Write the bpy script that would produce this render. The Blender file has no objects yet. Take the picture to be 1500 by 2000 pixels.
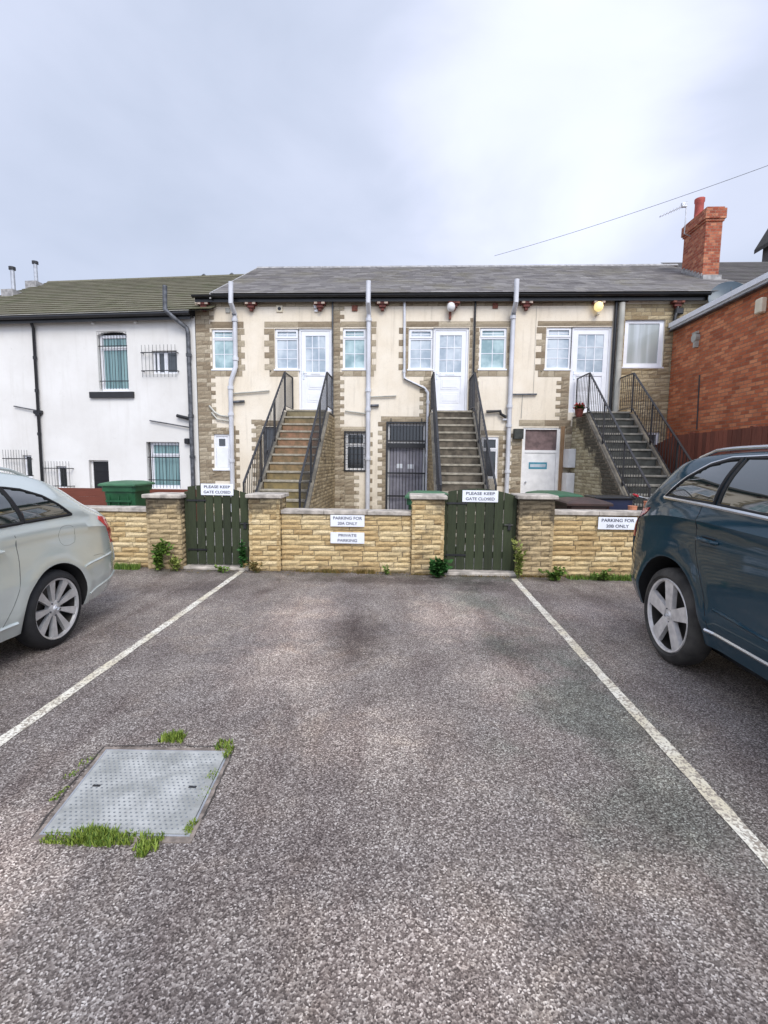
import bpy, bmesh, math, random
from mathutils import Vector, Matrix
random.seed(11)
R = math.radians
PI = math.pi
scene = bpy.context.scene
COL = scene.collection

# ------------------------------------------------------------------ camera
cam_d = bpy.data.cameras.new('camera'); cam = bpy.data.objects.new('camera', cam_d); COL.objects.link(cam)
CY, CP, CR, CF = R(2.44), R(-6.12), R(0.594), 935.0
fwd = Vector((-math.sin(CY)*math.cos(CP), math.cos(CY)*math.cos(CP), math.sin(CP)))
r0 = Vector((math.cos(CY), math.sin(CY), 0)); u0 = r0.cross(fwd)
rt = math.cos(CR)*r0 + math.sin(CR)*u0; up = -math.sin(CR)*r0 + math.cos(CR)*u0
M = Matrix((rt, up, -fwd)).transposed().to_4x4(); M.translation = Vector((0, 0, 1.55))
cam.matrix_world = M
cam_d.sensor_fit = 'VERTICAL'; cam_d.sensor_height = 36; cam_d.lens = CF/2000*36
cam_d.clip_start = 0.05; cam_d.clip_end = 2000
scene.camera = cam

# ------------------------------------------------------------------ world: overcast daylight
SUN_EL, SUN_AZ = R(44), R(160)          # sun high behind the camera, slightly to the right
world = bpy.data.worlds.new('World'); scene.world = world; world.use_nodes = True
nt = world.node_tree; N = nt.nodes; Lk = nt.links
N.clear()
def wn(t, **k):
    n = N.new(t)
    for a, b in k.items(): setattr(n, a, b)
    return n
out = wn('ShaderNodeOutputWorld'); bg = wn('ShaderNodeBackground')
sky = wn('ShaderNodeTexSky', sky_type='NISHITA', sun_disc=False, sun_elevation=SUN_EL, sun_rotation=SUN_AZ)
SKY_S = 0.10
tc = wn('ShaderNodeTexCoord'); sep = wn('ShaderNodeSeparateXYZ'); Lk.new(tc.outputs['Generated'], sep.inputs[0])
# luminance of a cloud sheet: (1 + 2 sin el)/3
def wmath(op, a, b=None, c=None, clamp=False):
    n = wn('ShaderNodeMath', operation=op); n.use_clamp = clamp
    for i, v in enumerate((a, b, c)):
        if v is None: continue
        if isinstance(v, (int, float)): n.inputs[i].default_value = v
        else: Lk.new(v, n.inputs[i])
    return n.outputs[0]
zc = wmath('MAXIMUM', sep.outputs[2], 0.0)
mp = wn('ShaderNodeMapping'); mp.inputs['Scale'].default_value = (1.0, 1.0, 1.9); Lk.new(tc.outputs['Generated'], mp.inputs[0])
n1 = wn('ShaderNodeTexNoise'); n1.inputs['Scale'].default_value = 2.6; n1.inputs['Detail'].default_value = 5; n1.inputs['Roughness'].default_value = 0.5; n1.inputs['Distortion'].default_value = 0.3
mp.inputs['Location'].default_value = (0.35, 0.1, 0.6)
Lk.new(mp.outputs[0], n1.inputs['Vector'])
n2 = wn('ShaderNodeTexNoise'); n2.inputs['Scale'].default_value = 1.3; n2.inputs['Detail'].default_value = 3
Lk.new(mp.outputs[0], n2.inputs['Vector'])
# thin spot in the cloud: brighter patch up and to the right
dt = wn('ShaderNodeVectorMath', operation='DOT_PRODUCT'); Lk.new(tc.outputs['Generated'], dt.inputs[0])
pd = Vector((math.sin(R(14))*math.cos(R(35)), math.cos(R(14))*math.cos(R(35)), math.sin(R(35)))); dt.inputs[1].default_value = pd
patch = wn('ShaderNodeMapRange', interpolation_type='SMOOTHSTEP'); patch.inputs[1].default_value = 0.955; patch.inputs[2].default_value = 1.0
jit = wmath('MULTIPLY_ADD', n1.outputs[0], 0.07, -0.035); Lk.new(wmath('ADD', dt.outputs['Value'], jit), patch.inputs[0])
lum = wmath('MULTIPLY_ADD', zc, 0.14, 0.735)
fac = wmath('MULTIPLY_ADD', n1.outputs[0], 0.46, 0.77)
fac2 = wmath('MULTIPLY_ADD', n2.outputs[0], 0.22, -0.11)
lum2 = wmath('MULTIPLY', lum, wmath('ADD', fac, fac2))
zc2 = wmath('SUBTRACT', 1.0, wmath('MULTIPLY', zc, 6.0, clamp=True))
lum3 = wmath('ADD', wmath('ADD', lum2, wmath('MULTIPLY', patch.outputs[0], 0.24)), wmath('MULTIPLY', zc2, 0.02))
tint = wn('ShaderNodeMix', data_type='RGBA'); tint.inputs['A'].default_value = (0.81, 0.945, 1.21, 1); tint.inputs['B'].default_value = (0.905, 0.96, 1.17, 1)
tf = wn('ShaderNodeMapRange'); tf.inputs[1].default_value = 0.55; tf.inputs[2].default_value = 0.95; Lk.new(lum3, tf.inputs[0]); Lk.new(tf.outputs[0], tint.inputs['Factor'])
cl = wn('ShaderNodeVectorMath', operation='SCALE'); Lk.new(tint.outputs['Result'], cl.inputs[0]); # the sun stands behind the cloud at the camera's back: that side of the sky is brighter
sdt = wn('ShaderNodeVectorMath', operation='DOT_PRODUCT'); Lk.new(tc.outputs['Generated'], sdt.inputs[0])
sdt.inputs[1].default_value = (math.sin(SUN_AZ)*math.cos(SUN_EL), math.cos(SUN_AZ)*math.cos(SUN_EL), math.sin(SUN_EL))
lobe = wmath('POWER', wmath('MAXIMUM', sdt.outputs['Value'], 0.0), 2.0)
Lk.new(wmath('MULTIPLY', wmath('MULTIPLY_ADD', lobe, 1.25, lum3), 0.72/SKY_S), cl.inputs['Scale'])
mx = wn('ShaderNodeMix', data_type='RGBA'); mx.inputs['Factor'].default_value = 0.94
Lk.new(sky.outputs[0], mx.inputs['A']); Lk.new(cl.outputs[0], mx.inputs['B'])
Lk.new(mx.outputs['Result'], bg.inputs[0]); bg.inputs[1].default_value = SKY_S
Lk.new(bg.outputs[0], out.inputs[0])

sd = bpy.data.lights.new('sun', 'SUN'); sd.energy = 1.5; sd.angle = R(25); sd.color = (1.0, 0.95, 0.87)
so = bpy.data.objects.new('sun', sd); COL.objects.link(so)
sdir = Vector((math.sin(SUN_AZ)*math.cos(SUN_EL), math.cos(SUN_AZ)*math.cos(SUN_EL), math.sin(SUN_EL)))
so.rotation_euler = sdir.to_track_quat('Z', 'Y').to_euler(); so.location = (0, -5, 20)
scene.view_settings.view_transform = 'Standard'; scene.view_settings.look = 'None'
scene.view_settings.exposure = 0.48; scene.view_settings.gamma = 1
scene.cycles.max_bounces = 6

# ------------------------------------------------------------------ materials
class Nodes:
    def __init__(s, name):
        s.m = bpy.data.materials.new(name); s.m.use_nodes = True; s.t = s.m.node_tree
        s.p = s.t.nodes['Principled BSDF']; s.o = s.t.nodes['Material Output']
    def n(s, t, ins=None, **k):
        n = s.t.nodes.new(t)
        for a, b in k.items(): setattr(n, a, b)
        for a, b in (ins or {}).items():
            if isinstance(b, bpy.types.NodeSocket): s.t.links.new(b, n.inputs[a])
            else: n.inputs[a].default_value = b
        return n
    def math(s, op, a, b=0.0, c=0.0, clamp=False):
        n = s.n('ShaderNodeMath', {0: a, 1: b, 2: c}, operation=op); n.use_clamp = clamp; return n.outputs[0]
    def noise(s, scale, detail=4, rough=0.55, vec=None, dist=0.0):
        i = {'Scale': scale, 'Detail': detail, 'Roughness': rough, 'Distortion': dist}
        i['Vector'] = vec if vec is not None else s.coord()
        return s.n('ShaderNodeTexNoise', i).outputs[0]
    def coord(s):
        if not hasattr(s, '_c'): s._c = s.n('ShaderNodeNewGeometry')
        return s._c.outputs['Position']
    def mapped(s, scale=(1, 1, 1), rot=(0, 0, 0), loc=(0, 0, 0), vec=None):
        return s.n('ShaderNodeMapping', {'Vector': vec if vec is not None else s.coord(), 'Scale': scale, 'Rotation': rot, 'Location': loc}).outputs[0]
    def ramp(s, fac, stops, interp='LINEAR'):
        n = s.n('ShaderNodeValToRGB', {0: fac}); e = n.color_ramp.elements; n.color_ramp.interpolation = interp
        while len(e) < len(stops): e.new(0.5)
        for q, (p, c) in zip(e, stops): q.position = p; q.color = (*c, 1) if len(c) == 3 else c
        return n.outputs[0]
    def mix(s, f, a, b, blend='MIX'):
        n = s.n('ShaderNodeMix', data_type='RGBA', blend_type=blend)
        for k, v in (('Factor', f), ('A', a), ('B', b)):
            if isinstance(v, bpy.types.NodeSocket): s.t.links.new(v, n.inputs[k])
            else: n.inputs[k].default_value = v if k == 'Factor' else (*v, 1)
        return n.outputs['Result']
    def rng(s, v, a, b, c=0.0, d=1.0, smooth=True):
        n = s.n('ShaderNodeMapRange', {0: v, 1: a, 2: b, 3: c, 4: d}); n.interpolation_type = 'SMOOTHSTEP' if smooth else 'LINEAR'; return n.outputs[0]
    def bump(s, h, strength=0.5, dist=0.01):
        n = s.n('ShaderNodeBump', {'Height': h, 'Strength': strength, 'Distance': dist}); s.t.links.new(n.outputs[0], s.p.inputs['Normal'])
    def set(s, **k):
        for a, b in k.items():
            a = {'col': 'Base Color', 'rough': 'Roughness', 'metal': 'Metallic', 'coat': 'Coat Weight', 'coatr': 'Coat Roughness', 'spec': 'Specular IOR Level', 'alpha': 'Alpha'}[a]
            if isinstance(b, bpy.types.NodeSocket): s.t.links.new(b, s.p.inputs[a])
            else: s.p.inputs[a].default_value = (*b, 1) if isinstance(b, tuple) and len(b) == 3 else b
        return s.m

def simple(name, c, rough=0.6, metal=0.0, var=0.15, scale=6.0, bump=0.0, **k):
    a = Nodes(name); d = tuple(x*(1-var) for x in c); e = tuple(min(1, x*(1+var)) for x in c)
    nz = a.noise(scale, 5)
    col = a.mix(a.rng(nz, 0.3, 0.7), d, e)
    if bump: a.bump(a.noise(scale*6, 3), bump, 0.004)
    return a.set(col=col, rough=rough, metal=metal, **k)

MAT = {}
# --- asphalt: exposed-aggregate tarmac, purplish grey with pale chips
a = Nodes('asphalt')
v1 = a.n('ShaderNodeTexVoronoi', {'Vector': a.coord(), 'Scale': 165.0}); v2 = a.n('ShaderNodeTexVoronoi', {'Vector': a.coord(), 'Scale': 80.0})
r1 = a.n('ShaderNodeSeparateColor', {0: v1.outputs['Color']}).outputs[0]
r2 = a.n('ShaderNodeSeparateColor', {0: v2.outputs['Color']}).outputs[1]
chip = a.ramp(r1, [(0.0, (0.060, 0.049, 0.044)), (0.42, (0.146, 0.123, 0.111)), (0.72, (0.250, 0.220, 0.200)), (0.92, (0.385, 0.348, 0.32)), (1.0, (0.55, 0.51, 0.475))])
big = a.rng(a.noise(0.55, 4, 0.6, dist=0.6), 0.36, 0.66)
mid = a.rng(a.noise(2.3, 6, 0.65, dist=0.4), 0.35, 0.7)
base = a.mix(big, chip, (1.26, 1.24, 1.18), 'MULTIPLY')
base = a.mix(a.math('MULTIPLY', mid, 0.85), base, (0.70, 0.67, 0.67), 'MULTIPLY')
streak = a.noise(1.0, 6, 0.7, vec=a.mapped((3.2, 0.55, 1), (0, 0, R(24))), dist=0.5)
base = a.mix(a.rng(streak, 0.45, 0.7), base, (0.74, 0.70, 0.70), 'MULTIPLY')
base = a.mix(a.rng(a.noise(1.6, 5, 0.65, vec=a.mapped((1, 1, 1), (0, 0, 0), (4, 9, 0)), dist=1.0), 0.5, 0.72), base, (1.20, 1.17, 1.11), 'MULTIPLY')
sepp = a.n('ShaderNodeSeparateXYZ', {0: a.coord()})
# worn greenish-grey wheel track right of the bay and moss plus painted contact shade by the wall
gx = a.math('ABSOLUTE', a.math('SUBTRACT', sepp.outputs[0], 1.05)); gm = a.math('MULTIPLY', a.rng(gx, 0.2, 0.75, 1, 0), a.rng(a.noise(1.1, 4, dist=0.5), 0.42, 0.62))
base = a.mix(a.math('MULTIPLY', gm, 0.9), base, (0.72, 0.84, 0.80), 'MULTIPLY')
moss_shade = a.math('MULTIPLY', a.rng(sepp.outputs[1], 5.7, 6.5), a.rng(a.noise(3.2, 5), 0.36, 0.6))
base = a.mix(a.math('MULTIPLY', moss_shade, 0.6), base, (0.055, 0.052, 0.034))
# oil stains in the bay
def spot(cx, cy, rx, ry, s=1.0):
    vx = a.math('DIVIDE', a.math('SUBTRACT', sepp.outputs[0], cx), rx); vy = a.math('DIVIDE', a.math('SUBTRACT', sepp.outputs[1], cy), ry)
    d = a.math('SQRT', a.math('ADD', a.math('MULTIPLY', vx, vx), a.math('MULTIPLY', vy, vy)))
    d = a.math('ADD', d, a.math('MULTIPLY_ADD', a.noise(4.5, 5, 0.7, dist=0.8), 1.5, -0.75)); return a.math('MULTIPLY', a.rng(d, 0.25, 1.1, 1, 0), s)
for q in ((-0.40, 4.1, 0.36, 0.85, 0.75), (-0.2, 6.1, 1.4, 0.26, 0.8), (-2.4, 5.6, 1.3, 0.5, 0.55), (1.0, 5.9, 0.7, 0.35, 0.6), (1.0, 4.0, 0.35, 0.6, 0.35), (2.2, 5.6, 0.8, 0.4, 0.4)):
    base = a.mix(spot(*q), base, (0.42, 0.38, 0.37), 'MULTIPLY')
for q in ((0.45, 4.7, 0.5, 0.8, 0.8), (-1.0, 4.6, 0.5, 1.0, 0.7), (0.75, 3.3, 0.4, 0.5, 0.5), (1.9, 4.9, 0.5, 0.6, 0.6), (-0.9, 3.4, 0.6, 0.7, 0.45), (-1.6, 1.5, 0.45, 0.5, 0.8), (0.1, 1.35, 0.5, 0.3, 0.4), (-0.2, 2.6, 0.6, 0.5, 0.3)):
    base = a.mix(spot(*q), base, (1.75, 1.66, 1.58), 'MULTIPLY')
a.bump(a.math('ADD', v1.outputs['Distance'], a.math('MULTIPLY', v2.outputs['Distance'], 0.6)), 0.55, 0.006)
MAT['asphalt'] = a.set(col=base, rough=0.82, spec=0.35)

# --- worn road paint
a = Nodes('line_paint')
v1 = a.n('ShaderNodeTexVoronoi', {'Vector': a.coord(), 'Scale': 95.0}); r1 = a.n('ShaderNodeSeparateColor', {0: v1.outputs['Color']}).outputs[0]
wear = a.math('ADD', a.math('MULTIPLY', a.noise(9, 6, 0.7), 0.7), a.math('MULTIPLY', r1, 0.3))
col = a.mix(a.rng(a.noise(3, 4), 0.35, 0.65), (0.62, 0.56, 0.42), (0.74, 0.71, 0.62))
col = a.mix(a.rng(wear, 0.46, 0.62), col, (0.30, 0.26, 0.21))
a.bump(v1.outputs['Distance'], 0.4, 0.005)
MAT['paint_line'] = a.set(col=col, rough=0.75)
MAT['concrete'] = simple('yard_concrete', (0.24, 0.22, 0.20), 0.9, var=0.3, scale=3, bump=0.4)

def stone_mat(name, stops, dirt=(0.05, 0.045, 0.038), dirt_lo=0.52, dirt_hi=0.75, ztop=None, mosslow=False, amount=0.7, dirtx=None):
    a = Nodes(name); g = a.n('ShaderNodeNewGeometry')
    nz = a.noise(11, 6, 0.65); nf = a.noise(48, 4, 0.6)
    f = a.math('ADD', a.math('MULTIPLY', g.outputs['Random Per Island'], 0.72), a.math('MULTIPLY', nz, 0.28), clamp=True)
    col = a.ramp(f, stops)
    col = a.mix(a.rng(nf, 0.35, 0.8, 0, 0.45), col, (0.13, 0.095, 0.055))
    d = a.noise(2.6, 6, 0.7, dist=0.4)
    if ztop is not None:
        sp = a.n('ShaderNodeSeparateXYZ', {0: a.coord()})
        d = a.math('ADD', d, a.rng(sp.outputs[2], ztop-0.42, ztop, -0.04, 0.17))
    if mosslow:
        sp = a.n('ShaderNodeSeparateXYZ', {0: a.coord()})
        d = a.math('ADD', d, a.rng(sp.outputs[2], 0.0, 0.14, 0.16, 0.0))
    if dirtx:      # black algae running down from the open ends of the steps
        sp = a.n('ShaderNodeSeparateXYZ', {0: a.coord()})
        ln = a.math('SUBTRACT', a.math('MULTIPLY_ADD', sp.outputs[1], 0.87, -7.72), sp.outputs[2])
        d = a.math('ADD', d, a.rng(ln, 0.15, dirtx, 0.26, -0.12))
    col = a.mix(a.math('MULTIPLY', a.rng(d, dirt_lo, dirt_hi), amount), col, dirt)
    a.bump(a.math('ADD', nz, a.math('MULTIPLY', nf, 0.5)), 0.7, 0.012)
    return a.set(col=col, rough=0.92, spec=0.2)
YEL = [(0.0, (0.36, 0.24, 0.11)), (0.35, (0.55, 0.395, 0.195)), (0.7, (0.66, 0.51, 0.275)), (1.0, (0.77, 0.64, 0.41))]
MAT['garden_stone'] = stone_mat('garden_wall_stone', YEL, ztop=None, mosslow=True, dirt_lo=0.50, dirt_hi=0.80, amount=0.6)
MAT['pier_stone'] = stone_mat('pier_stone', YEL, ztop=1.0, mosslow=True, dirt_lo=0.50, dirt_hi=0.74, amount=0.75)
MAT['pier_stone_dark'] = stone_mat('blackened_pier_stone', [(0, (0.32, 0.24, 0.13)), (1, (0.62, 0.48, 0.28))], ztop=1.0, dirt_lo=0.44, dirt_hi=0.66, amount=0.8)
MAT['coping'] = simple('coping_concrete', (0.40, 0.36, 0.31), 0.9, var=0.4, scale=7, bump=0.5)
MAT['dressing'] = stone_mat('facade_stone', [(0, (0.20, 0.15, 0.10)), (0.3, (0.32, 0.26, 0.18)), (0.65, (0.42, 0.355, 0.255)), (1, (0.56, 0.49, 0.37))], dirt_lo=0.6, dirt_hi=0.85)
MAT['grit'] = stone_mat('yellow_facade_stone', [(0, (0.25, 0.18, 0.10)), (0.5, (0.42, 0.335, 0.20)), (1, (0.55, 0.46, 0.30))], dirt_lo=0.55, dirt_hi=0.9)
MAT['stairstone'] = stone_mat('stair_side_stone', [(0, (0.20, 0.15, 0.085)), (0.5, (0.36, 0.28, 0.165)), (1, (0.48, 0.39, 0.245))], dirt_lo=0.46, dirt_hi=0.75, amount=0.75)
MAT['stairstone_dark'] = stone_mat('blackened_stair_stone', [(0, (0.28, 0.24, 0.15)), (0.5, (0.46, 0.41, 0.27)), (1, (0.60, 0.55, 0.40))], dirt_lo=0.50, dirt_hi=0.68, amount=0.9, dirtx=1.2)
MAT['mortar'] = simple('dark_mortar', (0.16, 0.125, 0.085), 0.95, var=0.3, scale=12)
MAT['mortar_f'] = simple('facade_mortar', (0.20, 0.165, 0.12), 0.95, var=0.25, scale=12)

# --- cream render, streaked
a = Nodes('cream_render')
big = a.noise(0.9, 5, 0.6); st = a.noise(1.0, 5, 0.6, vec=a.mapped((7, 7, 0.6)))
col = a.mix(a.rng(big, 0.3, 0.7), (0.76, 0.67, 0.53), (0.84, 0.765, 0.64))
col = a.mix(a.math('MULTIPLY', a.rng(st, 0.50, 0.75), 0.42), col, (0.42, 0.36, 0.27))
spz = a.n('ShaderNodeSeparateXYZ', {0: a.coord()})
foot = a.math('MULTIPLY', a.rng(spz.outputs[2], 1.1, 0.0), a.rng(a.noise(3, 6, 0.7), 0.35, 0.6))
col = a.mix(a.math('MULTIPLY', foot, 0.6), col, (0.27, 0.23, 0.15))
cr = a.noise(1.6, 7, 0.8, dist=2.0); col = a.mix(a.rng(a.math('ABSOLUTE', a.math('SUBTRACT', cr, 0.5)), 0.006, 0.0, 0, 0.4), col, (0.3, 0.25, 0.18))
col = a.mix(a.math('MULTIPLY', a.rng(a.noise(5, 6, 0.7), 0.62, 0.8), 0.35), col, (0.5, 0.42, 0.3))
a.bump(a.noise(60, 3), 0.25, 0.004)
MAT['render'] = a.set(col=col, rough=0.93, spec=0.2)
a = Nodes('white_painted_render')
big = a.noise(0.7, 5, 0.6); st = a.noise(1.0, 5, 0.6, vec=a.mapped((6, 6, 0.5)))
col = a.mix(a.rng(big, 0.3, 0.7), (0.68, 0.66, 0.62), (0.765, 0.75, 0.715))
col = a.mix(a.math('MULTIPLY', a.rng(st, 0.50, 0.78), 0.20), col, (0.46, 0.43, 0.37))
col = a.mix(a.math('MULTIPLY', a.rng(a.noise(4, 6, 0.75), 0.6, 0.78), 0.3), col, (0.45, 0.42, 0.36))
a.bump(a.math('ADD', a.noise(7, 5), a.math('MULTIPLY', a.noise(50, 3), 0.2)), 0.3, 0.01)
MAT['white_render'] = a.set(col=col, rough=0.85, spec=0.25)

def slate_mat(name, stops, moss, mossamt, scale=3.0, rnd_=0.22):
    a = Nodes(name); g = a.n('ShaderNodeNewGeometry')
    f = a.math('ADD', a.math('MULTIPLY', g.outputs['Random Per Island'], rnd_), a.math('MULTIPLY', a.noise(2.2, 7, 0.75, vec=a.mapped((0.6, 1.6, 1.6))), 1-rnd_), clamp=True)
    col = a.ramp(f, stops)
    col = a.mix(a.math('MULTIPLY', a.rng(a.noise(scale, 6, 0.7), 0.45, 0.72), mossamt), col, moss)
    a.bump(a.noise(30, 4), 0.4, 0.006)
    return a.set(col=col, rough=0.75, spec=0.4)
MAT['slate'] = slate_mat('weathered_slate', [(0.15, (0.085, 0.078, 0.076)), (0.40, (0.165, 0.152, 0.148)), (0.6, (0.255, 0.24, 0.228)), (0.85, (0.42, 0.395, 0.365))], (0.20, 0.18, 0.12), 0.6, 1.0)
MAT['tile'] = slate_mat('mossy_roof_tile', [(0, (0.075, 0.066, 0.042)), (0.5, (0.13, 0.118, 0.075)), (1, (0.20, 0.185, 0.125))], (0.075, 0.085, 0.03), 0.6, 1.6)
MAT['darkslate'] = slate_mat('dark_slate', [(0, (0.05, 0.045, 0.045)), (0.5, (0.09, 0.08, 0.075)), (1, (0.15, 0.135, 0.12))], (0.07, 0.08, 0.04), 0.4)
MAT['roof_under'] = simple('roof_underlay', (0.05, 0.045, 0.04), 0.9)

def brick_mat(name, c1, c2, c3, mortar, axis, bw=0.225, bh=0.075):
    a = Nodes(name)
    sp = a.n('ShaderNodeSeparateXYZ', {0: a.coord()})
    h = {'y': sp.outputs[1], 'x': sp.outputs[0], 'xy': a.math('ADD', sp.outputs[0], sp.outputs[1])}[axis]
    v = a.n('ShaderNodeCombineXYZ', {0: h, 1: sp.outputs[2], 2: 0.0}).outputs[0]
    b = a.n('ShaderNodeTexBrick', {'Vector': v, 'Color1': (0, 0, 0, 1), 'Color2': (1, 1, 1, 1), 'Mortar': (0.5, 0.5, 0.5, 1), 'Scale': 1.0, 'Mortar Size': 0.007, 'Mortar Smooth': 0.3, 'Bias': 0.0, 'Brick Width': bw, 'Row Height': bh})
    b.offset = 0.5
    f = a.math('ADD', a.math('MULTIPLY', a.n('ShaderNodeSeparateColor', {0: b.outputs['Color']}).outputs[0], 0.6), a.math('MULTIPLY', a.noise(7, 5, 0.7), 0.5), clamp=True)
    col = a.ramp(f, [(0.1, c1), (0.5, c2), (0.95, c3)])
    col = a.mix(a.rng(a.noise(1.2, 6, 0.75, dist=0.6), 0.45, 0.68, 0, 0.65), col, tuple(x*0.55 for x in c2))
    col = a.mix(a.rng(a.noise(16, 4, 0.7), 0.62, 0.75, 0, 0.6), col, (0.09, 0.05, 0.04))
    col = a.mix(b.outputs['Fac'], col, mortar)
    a.bump(a.math('MULTIPLY_ADD', b.outputs['Fac'], -1.0, a.math('MULTIPLY', a.noise(40, 3), 0.3)), 0.8, 0.012)
    return a.set(col=col, rough=0.9, spec=0.2)
MAT['brick'] = brick_mat('red_brick_wall', (0.27, 0.074, 0.038), (0.52, 0.155, 0.070), (0.72, 0.30, 0.145), (0.31, 0.19, 0.13), 'xy')
MAT['chimney'] = brick_mat('red_chimney_brick', (0.20, 0.052, 0.034), (0.38, 0.105, 0.058), (0.60, 0.27, 0.15), (0.34, 0.21, 0.15), 'xy', 0.15, 0.075)

def wood(name, c, axis='z', rough=0.8, var=0.35):
    a = Nodes(name); s = (9, 9, 0.8) if axis == 'z' else (0.8, 0.8, 9)
    g = a.n('ShaderNodeNewGeometry')
    f = a.math('ADD', a.math('MULTIPLY', a.noise(5, 5, 0.7, vec=a.mapped(s)), 0.7), a.math('MULTIPLY', g.outputs['Random Per Island'], 0.3))
    col = a.mix(a.rng(f, 0.3, 0.75), tuple(x*(1-var) for x in c), tuple(x*(1+var) for x in c))
    a.bump(a.noise(12, 4, vec=a.mapped(s)), 0.4, 0.004)
    return a.set(col=col, rough=rough)
MAT['gate_green'] = wood('green_stained_wood', (0.028, 0.037, 0.015))
MAT['fence_brown'] = wood('red_brown_fence_wood', (0.17, 0.050, 0.028))
MAT['fence_red'] = wood('red_stained_wood', (0.12, 0.032, 0.018), 'x')
MAT['upvc'] = simple('white_upvc', (0.80, 0.81, 0.84), 0.35, var=0.03)
MAT['upvc_dirty'] = simple('off_white_plastic', (0.66, 0.66, 0.66), 0.45, var=0.12, scale=2.5)
MAT['black_metal'] = simple('black_painted_metal', (0.018, 0.018, 0.02), 0.45, var=0.3, scale=20)
MAT['grey_metal'] = simple('weathered_grey_rail', (0.10, 0.105, 0.115), 0.5, 0.3, var=0.5, scale=9)
MAT['black_plastic'] = simple('black_plastic', (0.012, 0.012, 0.013), 0.35, var=0.2)
MAT['black_sill'] = simple('black_painted_stone', (0.02, 0.02, 0.022), 0.6)
MAT['terracotta'] = simple('terracotta', (0.20, 0.07, 0.045), 0.8, var=0.4, scale=25)
MAT['corbel_red'] = simple('dark_red_painted_block', (0.12, 0.026, 0.018), 0.7, var=0.4, scale=25)
MAT['corbel_pale'] = simple('pale_block_end', (0.50, 0.40, 0.32), 0.8, var=0.3, scale=15)
MAT['pot'] = simple('red_chimney_pot', (0.42, 0.09, 0.07), 0.75, var=0.2)
MAT['cream_part'] = simple('cream_plastic', (0.72, 0.64, 0.48), 0.5, var=0.08)
MAT['beige_pipe'] = simple('beige_painted_pipe', (0.42, 0.41, 0.36), 0.6, var=0.2, scale=2)
MAT['soil_pipe'] = simple('pale_grey_pipe', (0.60, 0.61, 0.64), 0.45, var=0.10, scale=2.2)
MAT['bin_green'] = simple('green_bin_plastic', (0.016, 0.085, 0.034), 0.42, var=0.2, scale=5)
MAT['bin_lid'] = simple('green_bin_lid', (0.045, 0.135, 0.065), 0.5, var=0.2, scale=5)
MAT['bin_brown'] = simple('brown_bin_plastic', (0.045, 0.022, 0.016), 0.45, var=0.3, scale=5)
MAT['lead'] = simple('lead_flashing', (0.30, 0.29, 0.28), 0.6, var=0.3, scale=9)
MAT['dish'] = simple('grey_dish', (0.065, 0.095, 0.12), 0.4, var=0.1)
MAT['steel'] = simple('galvanised_steel', (0.45, 0.46, 0.48), 0.4, 0.6, var=0.15, scale=8)
MAT['white_paint'] = simple('white_gloss_paint', (0.78, 0.77, 0.75), 0.45, var=0.08)
MAT['sign_white'] = simple('white_sign_plate', (0.80, 0.82, 0.86), 0.4, var=0.04)
MAT['sign_ink'] = simple('dark_sign_ink', (0.07, 0.075, 0.11), 0.6)
MAT['sign_teal'] = simple('teal_sign_ink', (0.05, 0.24, 0.32), 0.5)
MAT['door_dark'] = simple('black_door_paint', (0.010, 0.010, 0.012), 0.35)
MAT['wood_brown'] = wood('brown_timber_post', (0.26, 0.16, 0.085))
MAT['tan_board'] = simple('faded_pink_brown_board', (0.15, 0.10, 0.095), 0.7, var=0.35, scale=6)

def glass(name, c, rough=0.06, folds=0.0, c2=None):
    a = Nodes(name)
    if folds:
        w = a.noise(1, 3, 0.5, vec=a.mapped((folds, folds, 0.4)))
        col = a.mix(a.rng(w, 0.35, 0.65), c, c2 or tuple(x*0.7 for x in c))
    else:
        col = a.mix(a.rng(a.noise(2.2, 3), 0.35, 0.65), c, c2 or tuple(x*0.75 for x in c))
    return a.set(col=col, rough=rough, spec=0.5, coat=0.5, coatr=0.03)
MAT['pane_teal'] = glass('pane_over_net_curtain', (0.46, 0.60, 0.61), 0.10, 0, (0.20, 0.32, 0.34))
MAT['pane_pale'] = glass('frosted_pane', (0.56, 0.62, 0.66), 0.25, 0, (0.30, 0.37, 0.43))
MAT['pane_curtain'] = glass('pane_over_curtain', (0.52, 0.56, 0.58), 0.12, 7, (0.36, 0.39, 0.38))
MAT['pane_blind'] = glass('pane_over_vertical_blind', (0.25, 0.40, 0.40), 0.15, 18, (0.13, 0.23, 0.24))
MAT['pane_dark'] = glass('dark_window_pane', (0.022, 0.028, 0.03), 0.08)
MAT['pane_grey'] = glass('dim_window_pane', (0.075, 0.085, 0.095), 0.10)
MAT['grey_door'] = simple('grey_blind_door', (0.30, 0.29, 0.33), 0.6, var=0.15)

def paint(name, c, metal=0.35, rough=0.32, var=0.05, coat=1.0, spec=0.5):
    a = Nodes(name)
    d = a.noise(1.4, 5, 0.65); col = a.mix(a.rng(d, 0.35, 0.75), c, tuple(x*(1-var)+0.006 for x in c))
    fl = a.noise(900, 1); a.bump(fl, 0.02, 0.001)
    return a.set(col=col, rough=rough, metal=metal, coat=coat, coatr=0.05, spec=spec)
MAT['paint_silver'] = paint('champagne_silver_paint', (0.56, 0.615, 0.59), 0.45, 0.26)
MAT['paint_blue'] = paint('dark_teal_blue_paint', (0.003, 0.034, 0.056), 0.0, 0.5, 0.1, 0.85, 0.1)
MAT['car_glass'] = glass('tinted_car_glass', (0.010, 0.018, 0.016), 0.02)
MAT['car_glass'].node_tree.nodes['Principled BSDF'].inputs['IOR'].default_value = 2.1; MAT['car_glass'].node_tree.nodes['Principled BSDF'].inputs['Coat Weight'].default_value = 1.0
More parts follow.
